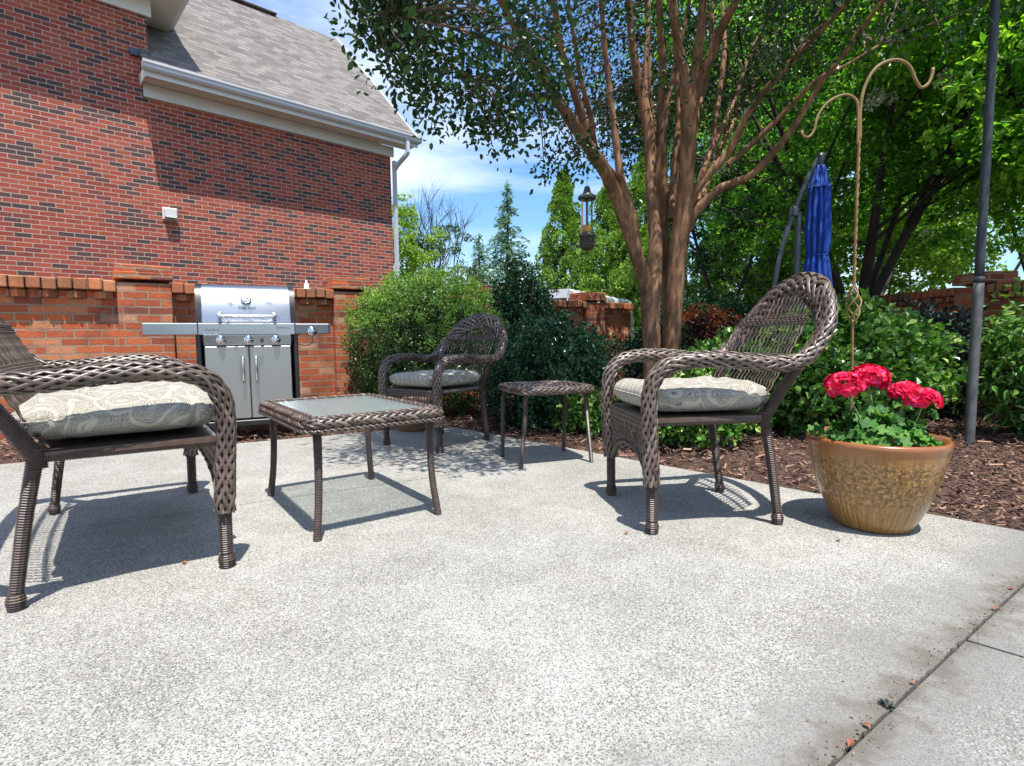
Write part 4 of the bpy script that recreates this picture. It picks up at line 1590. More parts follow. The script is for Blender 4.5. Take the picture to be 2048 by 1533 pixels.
add_limb('branch', [(1243, 362, 5.9, 13), (1215, 335, 5.6, 13), (1192, 300, 5.35, 13), (1180, 230, 5.1, 12), (1160, 150, 4.9, 10)], (0, -.3, .2))
add_limb('branch', [(1376, 205, 5.55, 28), (1392, 140, 5.5, 24), (1402, 60, 5.4, 20), (1408, -40, 5.3, 16)], (0, -.1, .2))
add_limb('branch', [(1382, 215, 5.55, 26), (1412, 140, 5.45, 23), (1436, 75, 5.35, 20), (1462, 20, 5.2, 17), (1500, -50, 5.0, 13)], (.1, -.2, .1))
add_limb('branch', [(1345, 440, 5.9, 20), (1346, 380, 6.0, 18), (1352, 297, 6.05, 15), (1357, 240, 6.1, 13), (1352, 120, 6.1, 11), (1350, 0, 6.1, 9)], (0, .1, .2))
add_limb('branch', [(1376, 395, 5.7, 22), (1398, 372, 5.7, 19), (1430, 335, 5.65, 18), (1460, 300, 5.6, 17), (1500, 222, 5.45, 16), (1564, 144, 5.2, 15), (1634, 70, 4.95, 13), (1698, 0, 4.7, 11), (1750, -60, 4.5, 8)], (.2, -.3, 0))
add_limb('branch', [(1372, 450, 5.75, 26), (1398, 416, 5.72, 22), (1440, 378, 5.65, 19), (1500, 352, 5.5, 17), (1552, 300, 5.35, 15), (1590, 250, 5.2, 14), (1640, 170, 5.05, 12), (1690, 105, 4.9, 11), (1768, 0, 4.6, 8)], (.2, -.3, 0))
add_limb('branch', [(1455, 330, 5.6, 13), (1500, 292, 5.55, 12), (1567, 227, 5.4, 11), (1634, 160, 5.2, 9), (1690, 132, 5.1, 7), (1760, 90, 5.0, 5)])
add_limb('branch', [(1392, 420, 5.78, 15), (1404, 350, 5.9, 14), (1424, 290, 6.0, 13), (1436, 205, 6.1, 12), (1448, 114, 6.15, 11), (1446, 20, 6.2, 8)], (0, .1, .2))
add_limb('branch', [(1368, 470, 6.0, 14), (1388, 440, 6.3, 13), (1440, 300, 6.7, 12), (1500, 180, 7.0, 10), (1560, 60, 7.2, 8)])
add_limb('branch', [(1330, 450, 6.15, 15), (1318, 330, 6.3, 13), (1300, 180, 6.35, 11), (1296, 60, 6.35, 9), (1290, -40, 6.3, 7)], (0, .1, .2))
add_limb('branch', [(1310, 420, 5.95, 14), (1322, 300, 5.9, 13), (1345, 160, 5.85, 11), (1372, 40, 5.75, 9), (1385, -40, 5.7, 7)], (0, 0, .2))
add_limb('branch', [(1298, 270, 6.0, 13), (1290, 160, 6.1, 12), (1296, 60, 6.15, 10), (1300, -50, 6.2, 7)], (0, .1, .2))
add_limb('branch', [(1376, 330, 5.7, 16), (1394, 230, 5.85, 14), (1420, 120, 5.95, 12), (1424, 20, 6.0, 9), (1430, -50, 6.0, 7)], (0, .1, .2))
add_limb('branch', [(1424, 300, 6.0, 10), (1470, 200, 6.1, 9), (1500, 110, 6.15, 8), (1545, 20, 6.2, 6)], (0, .1, .2))
add_limb('branch', [(1112, 195, 4.75, 12), (1060, 190, 4.5, 9), (1000, 175, 4.2, 7), (930, 150, 3.9, 5), (850, 90, 3.6, 3)])
add_limb('branch', [(1064, 115, 4.5, 10), (1000, 90, 4.1, 8), (920, 60, 3.7, 6), (800, 30, 3.3, 4)])

LS = np.vstack([q[:, :3] for q in LIMBS]) + np.array([1.56, 5.8, -.05])
LSr = np.concatenate([q[:, 3] for q in LIMBS])
LSs = LS[LS[:, 2] > 1.9]
OUT_U = [600, 675, 700, 735, 775, 800, 830, 900, 960, 1010, 1045, 1062, 1078, 1100, 1150, 1190, 1260, 1310, 1400, 1480, 1560, 1680, 1800, 2100]
OUT_V = [-160, -70, 10, 50, 75, 90, 120, 175, 205, 225, 200, 140, 240, 280, 285, 265, 320, 300, 280, 250, 200, 150, 110, 90]
r7 = np.random.default_rng(77)
cl = []
tries = 0
while len(cl) < 1500 and tries < 200000:
    tries += 1
    a, q = r7.uniform(0, 2 * PI), r7.uniform(0, 1) ** .5
    x, y = 1.15 + 3.5 * q * math.cos(a), 5.1 + 3.0 * q * math.sin(a)
    z = r7.uniform(2.0, 5.2 - 1.4 * q * q)
    if y < 2.0:
        continue
    u, v, w = px((x, y, z))
    if w > .3 and -150 < u < 2200 and v > -60:
        lim = np.interp(u, OUT_U, OUT_V) - r7.uniform(0, 45) ** 1.0
        if v > lim:
            continue
    if w < 5.9 and 1120 < u < 1500 and v > -80 and r7.uniform() < .93:
        continue
    if x > 3.2 and r7.uniform() < .6:
        continue
    # where its shadow falls on the ground / on things
    sx_, sy_ = x - .33 * z / 3 / 1.0, y + .944 * z / 3
    if sy_ < 3.15 + .12 * math.sin(sx_ * 7) - (.35 if sx_ > 1.7 else 0):
        continue
    if sx_ < -1.15 and r7.uniform() < .93:
        continue
    if sx_ < -.2 and sy_ > 5.0 and r7.uniform() < .75:
        continue
    if 1.2 < sx_ and sy_ < 5.4 and r7.uniform() < .62:
        continue
    if u < 1130 and v > -60 and (math.sin(u * .045 + v * .02) + math.sin(v * .06 - u * .018 + y * 3)) > .75:
        continue
    dist = np.min(np.linalg.norm(LSs - np.array([x, y, z]), axis=1))
    if dist > 1.3:
        continue
    cl.append((x, y, z))
# hand-placed hanging sprays of the photographed outline
for (u0, v0, u1, v1, Y, k) in ((710, 0, 860, 70, 3.5, 26), (815, 165, 880, 205, 3.7, 8), (860, 180, 1010, 265, 3.9, 26), (1085, 290, 1170, 345, 4.6, 14), (1040, 120, 1110, 240, 4.4, 18), (1180, 180, 1280, 320, 6.4, 34), (715, 20, 770, 70, 3.4, 8), (980, 200, 1040, 285, 4.0, 10), (760, 70, 1000, 160, 3.6, 30), (1290, 60, 1460, 240, 6.9, 34)):
    for _ in range(k):
        p = at(r7.uniform(u0, u1), r7.uniform(v0, v1), Y + r7.uniform(-.35, .35))
        cl.append(tuple(p))
cl = np.array(cl)
g = MB()
off = np.array([1.56, 5.8, -.05])
leaf_cloud(g, cl - off, r7.uniform(.12, .22, len(cl)), 23, .047, .29, .7, -.1, r=r7, oval=True)
for p in cl[::2]:
    d = np.linalg.norm(LSs - p, axis=1)
    j = int(np.argmin(d))
    if d[j] < .08 or d[j] > 1.25:
        continue
    a = LSs[j]
    mid_ = (a + p) / 2 + r7.normal(0, .06, 3) + np.array([0, 0, .08])
    Q = cr([a - off, mid_ - off, p - off], .09)
    g.tube(Q, np.linspace(.0075, .0028, len(Q)), 5, caps=False, m=1)
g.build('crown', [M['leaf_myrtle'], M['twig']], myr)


# ------------------------------------------------------------------ trees beyond
def tree(name, label, base, height, crown_r, crown_z0, nleaf, L, mat, trunks, bark='bark_dark', seedk=0, group=None, aspect=.32, blossoms=0, lumps=26, squash=1.0, cut=None, per=26):
    """generic broadleaf tree: lumpy crown of leaf sprays on branching limbs"""
    r = np.random.default_rng(300 + seedk)
    root = empty(name, (base[0], base[1], -.06), 0, label, 'tree', group)
    H = height
    cz = (crown_z0 + H) / 2
    hz_ = (H - crown_z0) / 2
    tips = []
    for t_ in range(trunks):
        g = MB()
        a = 2 * PI * t_ / max(1, trunks) + r.uniform(-.4, .4)
        sp = crown_r * (.62 if trunks > 1 else .12)
        e = np.array([math.cos(a) * sp, math.sin(a) * sp, cz + hz_ * r.uniform(0, .6)])
        r0 = .048 if trunks > 1 else .15
        s0 = .10 if trunks > 1 else 0
        pts = [(math.cos(a) * s0, math.sin(a) * s0, -.1, r0 * 1.2), (math.cos(a) * s0 * 1.4, math.sin(a) * s0 * 1.4, crown_z0 * .5, r0), (e[0] * .45, e[1] * .45, crown_z0 + hz_ * .25, r0 * .75), (e[0], e[1], e[2], r0 * .25)]
        Q = limb_tube(g, pts, .15, 8)
        for b in range(5):
            i = int(len(Q) * r.uniform(.4, .9))
            p = Q[i, :3]
            aa = a + r.uniform(-1.4, 1.4) if trunks > 1 else r.uniform(0, 2 * PI)
            q = p + np.array([math.cos(aa), math.sin(aa), r.uniform(.2, .8)]) * crown_r * r.uniform(.35, .65)
            limb_tube(g, [(*p, Q[i, 3] * .6), (*((p + q) / 2 + r.normal(0, .08, 3)), Q[i, 3] * .4), (*q, .012)], .2, 6)
        g.build('trunk', M[bark], root, smooth=True)
    # lumps
    C = []
    for i in range(lumps):
        d = rand_dirs(1, .15, r)[0]
        q = r.uniform(.35, 1.0)
        C.append((d[0] * crown_r * q, d[1] * crown_r * q, cz + d[2] * hz_ * q * squash, crown_r * r.uniform(.22, .42)))
    C = np.array(C)
    ncl = nleaf // per
    k = r.integers(0, lumps, ncl)
    d = rand_dirs(ncl, .25, r)
    P = C[k, :3] + d * (C[k, 3] * r.uniform(.35, 1.0, ncl) ** .5)[:, None] * np.array([1, 1, .8])
    if cut is not None:
        P = P[[cut(p + np.array([base[0], base[1], 0])) for p in P]]
    g = MB()
    leaf_cloud(g, P, L * 1.7, per, L, aspect, .9, -.1, r=r, flat=.6)
    g.build('crown', M[mat], root)
    if blossoms:
        for _ in range(blossoms):
            j = r.integers(0, len(P))
            b = MB()
            leaf_cloud(b, [(0, 0, 0)], .10, 60, .035, .45, .5, 0, r=r)
            bo = b.build('blossom', M['blossom'], root)
            v = P[j] - C[k[j] % lumps, :3]
            bo.location = P[j] + np.array([0, -.25, .1])
    return root


G1 = 'broadleaf trees behind the garden'
tree('crape_myrtle', 'dark stemmed crape myrtle fanning out behind the folded blue umbrella', (4.75, 7.6), 6.3, 3.1, 2.1, 30000, .078, 'leaf_mid', 9, seedk=1, lumps=40)
tree('broadleaf_tree', 'yellow green tree overhanging the dark wall from the right edge', (6.2, 5.5), 6.0, 2.7, 1.9, 72000, .085, 'leaf_bright', 4, seedk=12, group=G1, lumps=52)
tree('broadleaf_tree', 'bright green tree behind the two hooks of the shepherd hook', (7.2, 11.5), 8.6, 3.4, 1.6, 26000, .11, 'leaf_bright', 3, seedk=2, group=G1, blossoms=5, lumps=34)
tree('broadleaf_tree', 'bright green tree at the right edge above the dark wall', (11.2, 10.6), 9.0, 3.6, 1.0, 26000, .11, 'leaf_bright', 3, seedk=3, group=G1, lumps=34)
tree('broadleaf_tree', 'low sunlit tree between the umbrella and the tall pole beyond the wall', (9.6, 14.5), 5.2, 3.6, .4, 22000, .13, 'leaf_lime', 3, seedk=4, group=G1, lumps=30)
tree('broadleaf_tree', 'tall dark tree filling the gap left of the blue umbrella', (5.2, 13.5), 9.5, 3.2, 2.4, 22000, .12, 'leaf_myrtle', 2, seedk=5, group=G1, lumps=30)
tree('broadleaf_tree', 'tall green tree at the back right top corner', (14.5, 17.5), 13.0, 5.0, 2.0, 24000, .17, 'leaf_bright', 2, seedk=6, group=G1, lumps=36)
tree('broadleaf_tree', 'tall green tree at the back behind the shepherd hook', (8.6, 20.0), 13.0, 4.8, 2.5, 22000, .18, 'leaf_bright', 2, seedk=7, group=G1, lumps=34)
tree('broadleaf_tree', 'loose light green tree right next to the house downspout', (-3.6, 17.6), 5.6, 1.5, .8, 9000, .10, 'leaf_lime', 2, seedk=8, group=G1, lumps=22)
tree('broadleaf_tree', 'small thin leafed tree above the yellow green bush', (-2.4, 19.0), 4.6, 1.7, .8, 8000, .10, 'leaf_bush', 2, seedk=9, group=G1, lumps=18)


rb_ = np.random.default_rng(21)
mb_ = bpy.data.objects['crape_myrtle.001']
for (u, v, Y) in ((1745, 205, 6.0), (1752, 190, 6.1), (1888, 158, 5.6), (1778, 195, 6.3), (1522, 92, 6.3), (1556, 108, 6.4), (1604, 90, 6.4), (1850, 470, 7.4), (1440, 335, 7.2)):
    b = MB()
    leaf_cloud(b, [(0, 0, 0)], .085, 70, .032, .45, .5, 0, r=rb_)
    bo = b.build('blossom', M['blossom'], mb_)
    bo.location = at(u, v, Y) - np.array([4.75, 7.6, -.06])


def puff_conifer(label, base, H, R, seedk, npuff=90, group='puffy light green conifers', L=.10):
    """light green conifer made of rounded foliage puffs"""
    r = np.random.default_rng(500 + seedk)
    root = empty('conifer', (base[0], base[1], -.06), 0, label, 'tree', group)
    g = MB()
    limb_tube(g, [(0, 0, -.1, .16), (0, 0, H * .5, .10), (0, 0, H * .96, .02)], .3, 8)
    for i in range(16):
        z = H * r.uniform(.08, .8)
        a = r.uniform(0, 2 * PI)
        q = R * (1 - z / H) * .85
        limb_tube(g, [(0, 0, z, .03), (math.cos(a) * q * .5, math.sin(a) * q * .5, z + .05, .02), (math.cos(a) * q, math.sin(a) * q, z + .3, .008)], .3, 5)
    g.build('trunk', M['bark_dark'], root, smooth=True)
    P, rad = [], []
    for i in range(npuff):
        f = (i + r.uniform()) / npuff
        z = H * (1 - (1 - f) ** .62) if False else H * f ** 1.25
        prof = (1 - (z / H) ** 1.3) * (.8 + .2 * min(1, z / (H * .18)))
        a = r.uniform(0, 2 * PI)
        q = R * prof * r.uniform(.3, 1.05)
        P.append((math.cos(a) * q, math.sin(a) * q, z + .15))
        rad.append(R * r.uniform(.13, .20) * (.55 + .5 * prof))
    P, rad = np.array(P), np.array(rad)
    per = 210
    n = npuff * per
    d = rand_dirs(n, .35, r)
    C = np.repeat(P, per, 0) + d * (np.repeat(rad, per) * r.uniform(.6, 1.0, n) ** .4)[:, None]
    D = unit(d + np.array([0, 0, .5]) + r.normal(0, .35, (n, 3)))
    LL = L * r.uniform(.6, 1.2, n)
    g = MB()
    g.leaves(C, D, rand_dirs(n, .4, r), LL, LL * .34)
    g.build('crown', M['leaf_conifer'], root)
    return root


puff_conifer('tall narrow light green conifer left of the bird feeder', (2.1, 22.0), 7.0, 2.1, 1, 210)
puff_conifer('puffy light green conifer right behind the bird feeder', (3.7, 20.5), 6.3, 2.6, 2, 230)
puff_conifer('puffy light green conifer between the trunks and the feeder', (5.2, 21.5), 7.6, 2.8, 3, 230)
puff_conifer('lower light green conifer above the white van', (4.6, 18.5), 4.2, 2.3, 4, 170)
puff_conifer('light green conifer just right of the tree trunks', (6.9, 18.0), 4.7, 2.2, 5, 140)
puff_conifer('light green conifer close to the leaning umbrella arm', (7.6, 15.5), 3.9, 1.9, 6, 110)


def spire(label, base, H, R, seedk, group, mat='leaf_cedar', nb=120, L=.10):
    """slender conifer with thin drooping tiers"""
    r = np.random.default_rng(700 + seedk)
    root = empty('spire_conifer', (base[0], base[1], -.06), 0, label, 'tree', group)
    g = MB()
    limb_tube(g, [(0, 0, -.1, .13), (0, 0, H * .5, .07), (0, 0, H, .008)], .3, 7)
    C, D = [], []
    for i in range(nb):
        f = (i + .5) / nb
        z = H * (.06 + .93 * f)
        a = r.uniform(0, 2 * PI)
        q = R * (1 - f) ** .85 * r.uniform(.7, 1.1) + .05
        tip = np.array([math.cos(a) * q, math.sin(a) * q, z + q * .12])
        Q = cr([(0, 0, z), tip * np.array([.55, .55, 1]) + np.array([0, 0, .06]), tip - np.array([0, 0, q * .18])], .08)
        g.tube(Q, np.linspace(.014, .004, len(Q)), 4, caps=False)
        m_ = max(6, int(q / .024))
        j = r.uniform(0.12, 1, m_)
        idx = (j * (len(Q) - 1)).astype(int)
        C.append(Q[idx] + r.normal(0, .03, (m_, 3)))
        D.append(np.c_[r.normal(0, .7, (m_, 2)) + np.array([math.cos(a), math.sin(a)]) * .6, r.normal(-.35, .35, m_)])
    g.build('trunk', M['bark_dark'], root, smooth=True)
    C, D = np.vstack(C), np.vstack(D)
    n = len(C)
    g = MB()
    g.leaves(C, D, rand_dirs(n, .5, r), L * r.uniform(.7, 1.5, n), L * .16)
    g.build('crown', M[mat], root)


spire('tall slender blue green conifer spire against the sky', (-.10, 21.0), 6.6, 1.75, 1, 'slender conifers against the sky', nb=190, L=.15)
spire('smaller slender conifer left of the tall spire', (-1.35, 24.0), 5.3, 1.4, 2, 'slender conifers against the sky', nb=150, L=.15)

# leafless tree in the gap beside the house
r9 = np.random.default_rng(9)
bare = empty('bare_tree', (-3.35, 22.0, -.06), 0, 'leafless tree with upright bare twigs left of the conifers', 'tree')
g = MB()


def grow(p, d, L_, r_, lev):
    q = p + d * L_
    mid_ = (p + q) / 2 + r9.normal(0, .05, 3) * L_
    limb_tube(g, [(*p, r_), (*mid_, r_ * .8), (*q, r_ * .6)], .3, 5)
    if lev == 0:
        return
    for _ in range(3 if lev > 1 else 4):
        dd = unit(d + r9.normal(0, .33, 3) + np.array([0, 0, .22]))
        grow(p + (q - p) * r9.uniform(.5, 1), dd, L_ * r9.uniform(.6, .85), r_ * .55, lev - 1)


for dx in (-.5, .25, .6):
    grow(np.array([0.0, 0, 0]), unit(np.array([dx * .5, 0, 1.0])), 2.5, .07, 4)
g.build('trunk', M['bark_dark'], bare, smooth=True)

# ------------------------------------------------------------------ shrubs
shrub('rounded_bush', 'large rounded yellow green bush in front of the garden wall beside the grill', 'bush', (-.85, 5.66), .84, .64, 1.60, 105000, .026, 'leaf_bush', .28, .06, .8, seedk=1, droop=.3, up=.4, base=-.12, tips='leaf_newgrowth_lit', tip_z=.62)  # tips paint a sunlit top over darker leaves, partly real new growth
shrub('holly_bush', 'low dark glossy holly hedge behind the small side table', 'bush', (.36, 4.85), .60, .50, 1.06, 19000, .034, 'leaf_holly', .36, .12, .5, seedk=2, base=-.16)
shrub('columnar_holly', 'upright dark green holly growing between the two low bushes and the brick wall', 'bush', (.10, 6.3), .48, .48, 1.74, 17000, .034, 'leaf_holly', .36, .12, .55, seedk=3, boxy=1.35)
shrub('groundcover_plant', 'small pale leaved plant behind the legs of the side table', 'plant', tuple(gnd(1160, 872)[:2] + np.array([.02, .25])), .24, .2, .30, 1500, .040, 'leaf_euon', .36, seedk=4, nst=4)
shrub('groundcover_plant', 'low leafy plant seen under the seat of the sunlit armchair', 'plant', tuple(gnd(1400, 905)[:2] + np.array([.05, .35])), .45, .3, .42, 4200, .040, 'leaf_euon', .36, seedk=5, nst=5)
shrub('euonymus_shrub', 'wide leafy green shrub behind the geranium and the shepherd hook', 'bush', (2.62, 4.35), .70, .55, .97, 13000, .054, 'leaf_euon', .38, .10, .45, seedk=6)
shrub('euonymus_shrub', 'shadowed lower shrub left of the wide leafy one behind the armchair back', 'bush', (1.98, 4.55), .50, .45, .78, 7000, .052, 'leaf_euon', .38, .12, .45, seedk=7)
shrub('barberry_bush', 'dark red barberry bush with orange tips right of the tree trunks', 'bush', (2.35, 6.7), .72, .6, 1.14, 14000, .036, 'leaf_red', .34, .10, .5, seedk=8, tips='leaf_orange', tip_z=.74)
shrub('clipped_shrub', 'clipped dark green dome shrub behind the red barberry', 'bush', (3.10, 9.0), 1.0, .8, 1.42, 14000, .05, 'leaf_holly', .34, .05, .35, seedk=9)
shrub('dark_shrub', 'dull dark leaved shrub between the hook shrub and the tall pole', 'bush', (4.05, 5.25), .62, .5, .98, 9000, .045, 'leaf_dark', .32, .12, .5, seedk=10)
shrub('nandina_shrub', 'feathery nandina with bright tips at the right edge behind the pole', 'bush', (3.92, 3.98), .48, .42, 1.02, 6500, .065, 'leaf_euon', .20, .18, .6, seedk=11, droop=-.4, up=.8)
shrub('dark_shrub', 'very dark shrub in the deep shade behind the tree trunks', 'bush', (1.75, 6.5), .45, .45, .95, 6000, .04, 'leaf_holly', .34, .12, .5, seedk=12)

# grass-like clump behind the shaded armchair
r4 = np.random.default_rng(4)
lp_ = gnd(925, 828)
lir = MB()
n = 220
a = r4.uniform(0, 2 * PI, n)
for i in range(n):
    d = np.array([math.cos(a[i]), math.sin(a[i])])
    L_ = r4.uniform(.12, .24)
    Q = cr([(*(d * .02), 0), (*(d * L_ * .35), L_ * .75), (*(d * L_ * .8), L_ * r4.uniform(.55, .85))], .03)
    lir.tube(Q, np.linspace(.0045, .0012, len(Q)), 4, caps=False, rb=.001)
lo = lir.build('liriope_clump', M['leaf_newgrowth_lit'])
lo.location = (lp_[0], lp_[1] , -.02)
tag(lo, 'clump of arching grassy blades behind the legs of the shaded armchair', 'plant')


# ------------------------------------------------------------------ pots
def pot(name, label, loc, prof, mat, soil_z, soil_r):
    root = empty(name, (*loc, 0), 0, label, 'flower pot')
    g = MB()
    g.lathe(prof, 72)
    g.build('pot_body', M[mat], root, smooth=True)
    s = MB()
    s.lathe([(0.0, soil_z + .012), (soil_r * .6, soil_z + .006), (soil_r, soil_z)], 30)
    s.build('potting_soil', M['soil'], root, smooth=True)
    return root


PP = (1.430, 2.135)
prof = [(0.0, .004), (.140, .004), (.150, .0), (.158, .012), (.185, .055), (.212, .11), (.236, .17), (.254, .23), (.266, .285), (.273, .318), (.280, .335), (.281, .348), (.272, .356), (.258, .352), (.253, .335), (.248, .30), (.235, .26)]
prof = [(r_ * .865, z_) for r_, z_ in prof]
pot('glazed_pot', 'large golden brown glazed pot with a ribbed base at the patio edge', PP, prof, 'pot', .305, .214)
p2 = gnd(822, 864)
prof2 = [(0.0, .003), (.105, .003), (.112, .0), (.12, .01), (.15, .06), (.172, .12), (.185, .18), (.19, .235), (.196, .25), (.19, .262), (.178, .256), (.172, .22)]
pot('brown_pot', 'brown round pot mostly hidden behind the coffee table and the shaded armchair', (p2[0], p2[1] + .10), prof2, 'pot2', .215, .172)
# geranium
ge = empty('geranium', (*PP, .31), 0, 'red flowering geranium growing in the golden glazed pot', 'flowers')
r5 = np.random.default_rng(55)
heads = [(1688, 772, 2.08, .060), (1737, 757, 2.14, .062), (1812, 788, 2.12, .052), (1846, 801, 2.06, .050)]
for (u, v, Y, rad) in heads:
    c = at(u, v, Y) - np.array([*PP, .31])
    foot = c * np.array([.55, .55, 0]) + np.array([0, 0, .0])
    s = MB()
    for _ in range(2):
        o_ = r5.normal(0, .012, 3) * np.array([1, 1, 0])
        Q = cr([foot + o_, (foot + c) / 2 + o_ * .7 + r5.normal(0, .006, 3), c - np.array([0, 0, rad * .3])], .02)
        s.tube(Q, .0028, 6, caps=False)
    s.build('flower_stalk', M['stem'], ge, smooth=True)
    h = MB()
    nf = 70
    d = rand_dirs(nf, .55, r5)
    d = d[d[:, 2] > -.55]
    for dd in d:
        fc = c + dd * rad * np.array([1.05, 1.05, .72]) * r5.uniform(.82, 1.05)
        t1 = unit(np.cross(dd, r5.normal(0, 1, 3)))
        t2 = np.cross(dd, t1)
        aa = np.arange(5) / 5 * 2 * PI + r5.uniform(0, 6)
        Dd = np.cos(aa)[:, None] * t1 + np.sin(aa)[:, None] * t2 + dd * .35
        h.leaves(np.repeat(fc[None], 5, 0), Dd, np.repeat(dd[None], 5, 0) + r5.normal(0, .15, (5, 3)), r5.uniform(.019, .026, 5), .0115, fold=.1, oval=True)
    h.build('flower_head', M['petal'], ge)
lv = MB()
for i in range(150):
    a_, q_ = r5.uniform(0, 2 * PI), r5.uniform(.05, 1) ** .6
    rr_ = .185 * q_
    zc_ = .115 * (1 - q_ ** 2) + r5.uniform(-.01, .05)
    if i < 6:
        rr_, zc_ = .215, .06
        a_ = PI + r5.uniform(-.5, .5)
    cc = np.array([math.cos(a_) * rr_, math.sin(a_) * rr_, zc_])
    nr = unit(np.array([math.cos(a_) * q_ * .7, math.sin(a_) * q_ * .7 - .15, .9]) + r5.normal(0, .3, 3))
    t1 = unit(np.cross(nr, r5.normal(0, 1, 3)))
    t2 = np.cross(nr, t1)
    R_ = r5.uniform(.022, .042)
    k_ = 22
    th = np.linspace(.35, 2 * PI - .35, k_)
    rad_ = R_ * (1 + .10 * np.cos(th * 7)) * (0.85 + .15 * np.cos(th - PI))
    lift = .010 * np.cos(th * 7) * (R_ / .04)
    ringp = cc + (np.cos(th) * rad_)[:, None] * t1 + (np.sin(th) * rad_)[:, None] * t2 + lift[:, None] * nr
    innr = cc + (np.cos(th) * rad_ * .5)[:, None] * t1 + (np.sin(th) * rad_ * .5)[:, None] * t2 - (.004 + lift * .5)[:, None] * nr
    V = np.vstack([cc[None] - nr * .007, innr, ringp])
    F3 = [[0, 1 + j, 2 + j] for j in range(k_ - 1)]
    b0 = lv.nv
    lv.add(V, F3)
    lv.F.append((np.array([[b0 + 1 + j, b0 + 1 + k_ + j, b0 + 2 + k_ + j, b0 + 2 + j] for j in range(k_ - 1)]), 0))
    if i % 2 == 0:
        Q = cr([cc * np.array([.25, .25, 0]), cc * np.array([.7, .7, .5]), cc - nr * .006], .03)
        lv.tube(Q, .0022, 5, caps=False, m=1)
lv.build('leaves', [M['leaf_geranium'], M['stem']], ge, smooth=True)


# ------------------------------------------------------------------ poles, hook, umbrella, feeder
hk = gnd(1700, 984)
Yh = 2.62
hb = at(1700, 900, Yh)
hook = empty('shepherd_hook', (hb[0], hb[1], -.04), 0, 'rusty twisted shepherd hook with two curled arms behind the geranium', 'garden hook')
ho = np.array([hb[0], hb[1], -.04])


def hpx(u, v):
    p = at(u, v, Yh) - ho
    return p


top = hpx(1720, 245)
kz = hpx(1707, 605)
g = MB()
Q = cr([(0, 0, -.1), hpx(1703, 800) * np.array([1, 0, 1]), hpx(1705, 640) * np.array([1, 0, 1])], .02)
g.tube(Q, .0065, 8)
Q = cr([hpx(1708, 575) * np.array([1, 0, 1]), hpx(1713, 420) * np.array([1, 0, 1]), top * np.array([1, 0, 1])], .012)
th = np.linspace(0, 1, len(Q)) * 60
for ph in (0, PI):
    Q2 = Q + np.stack([np.cos(th + ph), np.sin(th + ph), 0 * th], 1) * .0030
    g.tube(Q2, .0052, 6)
g.build('pole', M['rust'], hook, smooth=True)
g = MB()
a_, b_ = hpx(1706, 648), hpx(1708, 572)
for k in range(4):
    tt = np.linspace(0, 1, 26)
    an = tt * PI * 1.4 + k * PI / 2
    rr_ = .027 * np.sin(tt * PI) + .005
    Q = np.stack([a_[0] + (b_[0] - a_[0]) * tt + rr_ * np.cos(an), rr_ * np.sin(an), a_[2] + (b_[2] - a_[2]) * tt], 1)
    g.tube(Q, .0042, 6)
g.build('twisted_basket', M['rust'], hook, smooth=True)
g = MB()
arm = [hpx(u, v) for u, v in ((1720, 280), (1721, 215), (1732, 168), (1756, 133), (1792, 120), (1818, 132), (1830, 158), (1842, 176), (1858, 166), (1865, 146), (1866, 136))]
g.tube(cr([p * np.array([1, 0, 1]) for p in arm], .015), .0074, 8)
g.build('hook_arm', M['rust'], hook, smooth=True)
g = MB()
arm = [hpx(u, v) for u, v in ((1716, 290), (1716, 215), (1708, 196), (1688, 190), (1656, 205), (1636, 232), (1628, 262), (1617, 275), (1606, 272), (1604, 262))]
g.tube(cr([p * np.array([1, 0, 1]) for p in arm], .015), .0062, 8)
g.build('hook_arm', M['rust'], hook, smooth=True)

pb = gnd(1938, 884)
pole = empty('tall_pole', (pb[0], pb[1], -.05), 0, 'tall dark metal pole rising out of the mulch past the top edge', 'pole')
ptop = at(1990, 20, pb[1]) - np.array([pb[0], pb[1], -.05])
pj = at(1958, 560, pb[1]) - np.array([pb[0], pb[1], -.05])
g = MB()
g.tube(cr([(0, 0, -.2), pj * .5, pj], .1), .031, 14)
g.build('pole_sleeve', M['pole_low'], pole, smooth=True)
g = MB()
g.tube(cr([pj * .98, (pj + ptop) / 2, ptop * 1.25], .15), np.linspace(.028, .025, len(cr([pj * .98, (pj + ptop) / 2, ptop * 1.25], .15))), 14)
g.build('pole_shaft', M['pole'], pole, smooth=True)
g = MB()
g.tube([pj - unit(pj) * .02, pj + unit(pj) * .02], .0325, 14)
g.build('pole_collar', M['pole'], pole, smooth=True)

# folded cantilever umbrella
UY = 5.55
ub = at(1592, 600, UY)
umb = empty('cantilever_umbrella', (ub[0], ub[1], -.05), 0, 'folded royal blue patio umbrella hanging from a dark curved arm', 'umbrella')
uo = np.array([ub[0], ub[1], -.05])


def upx(u, v, Y=UY):
    return at(u, v, Y) - uo


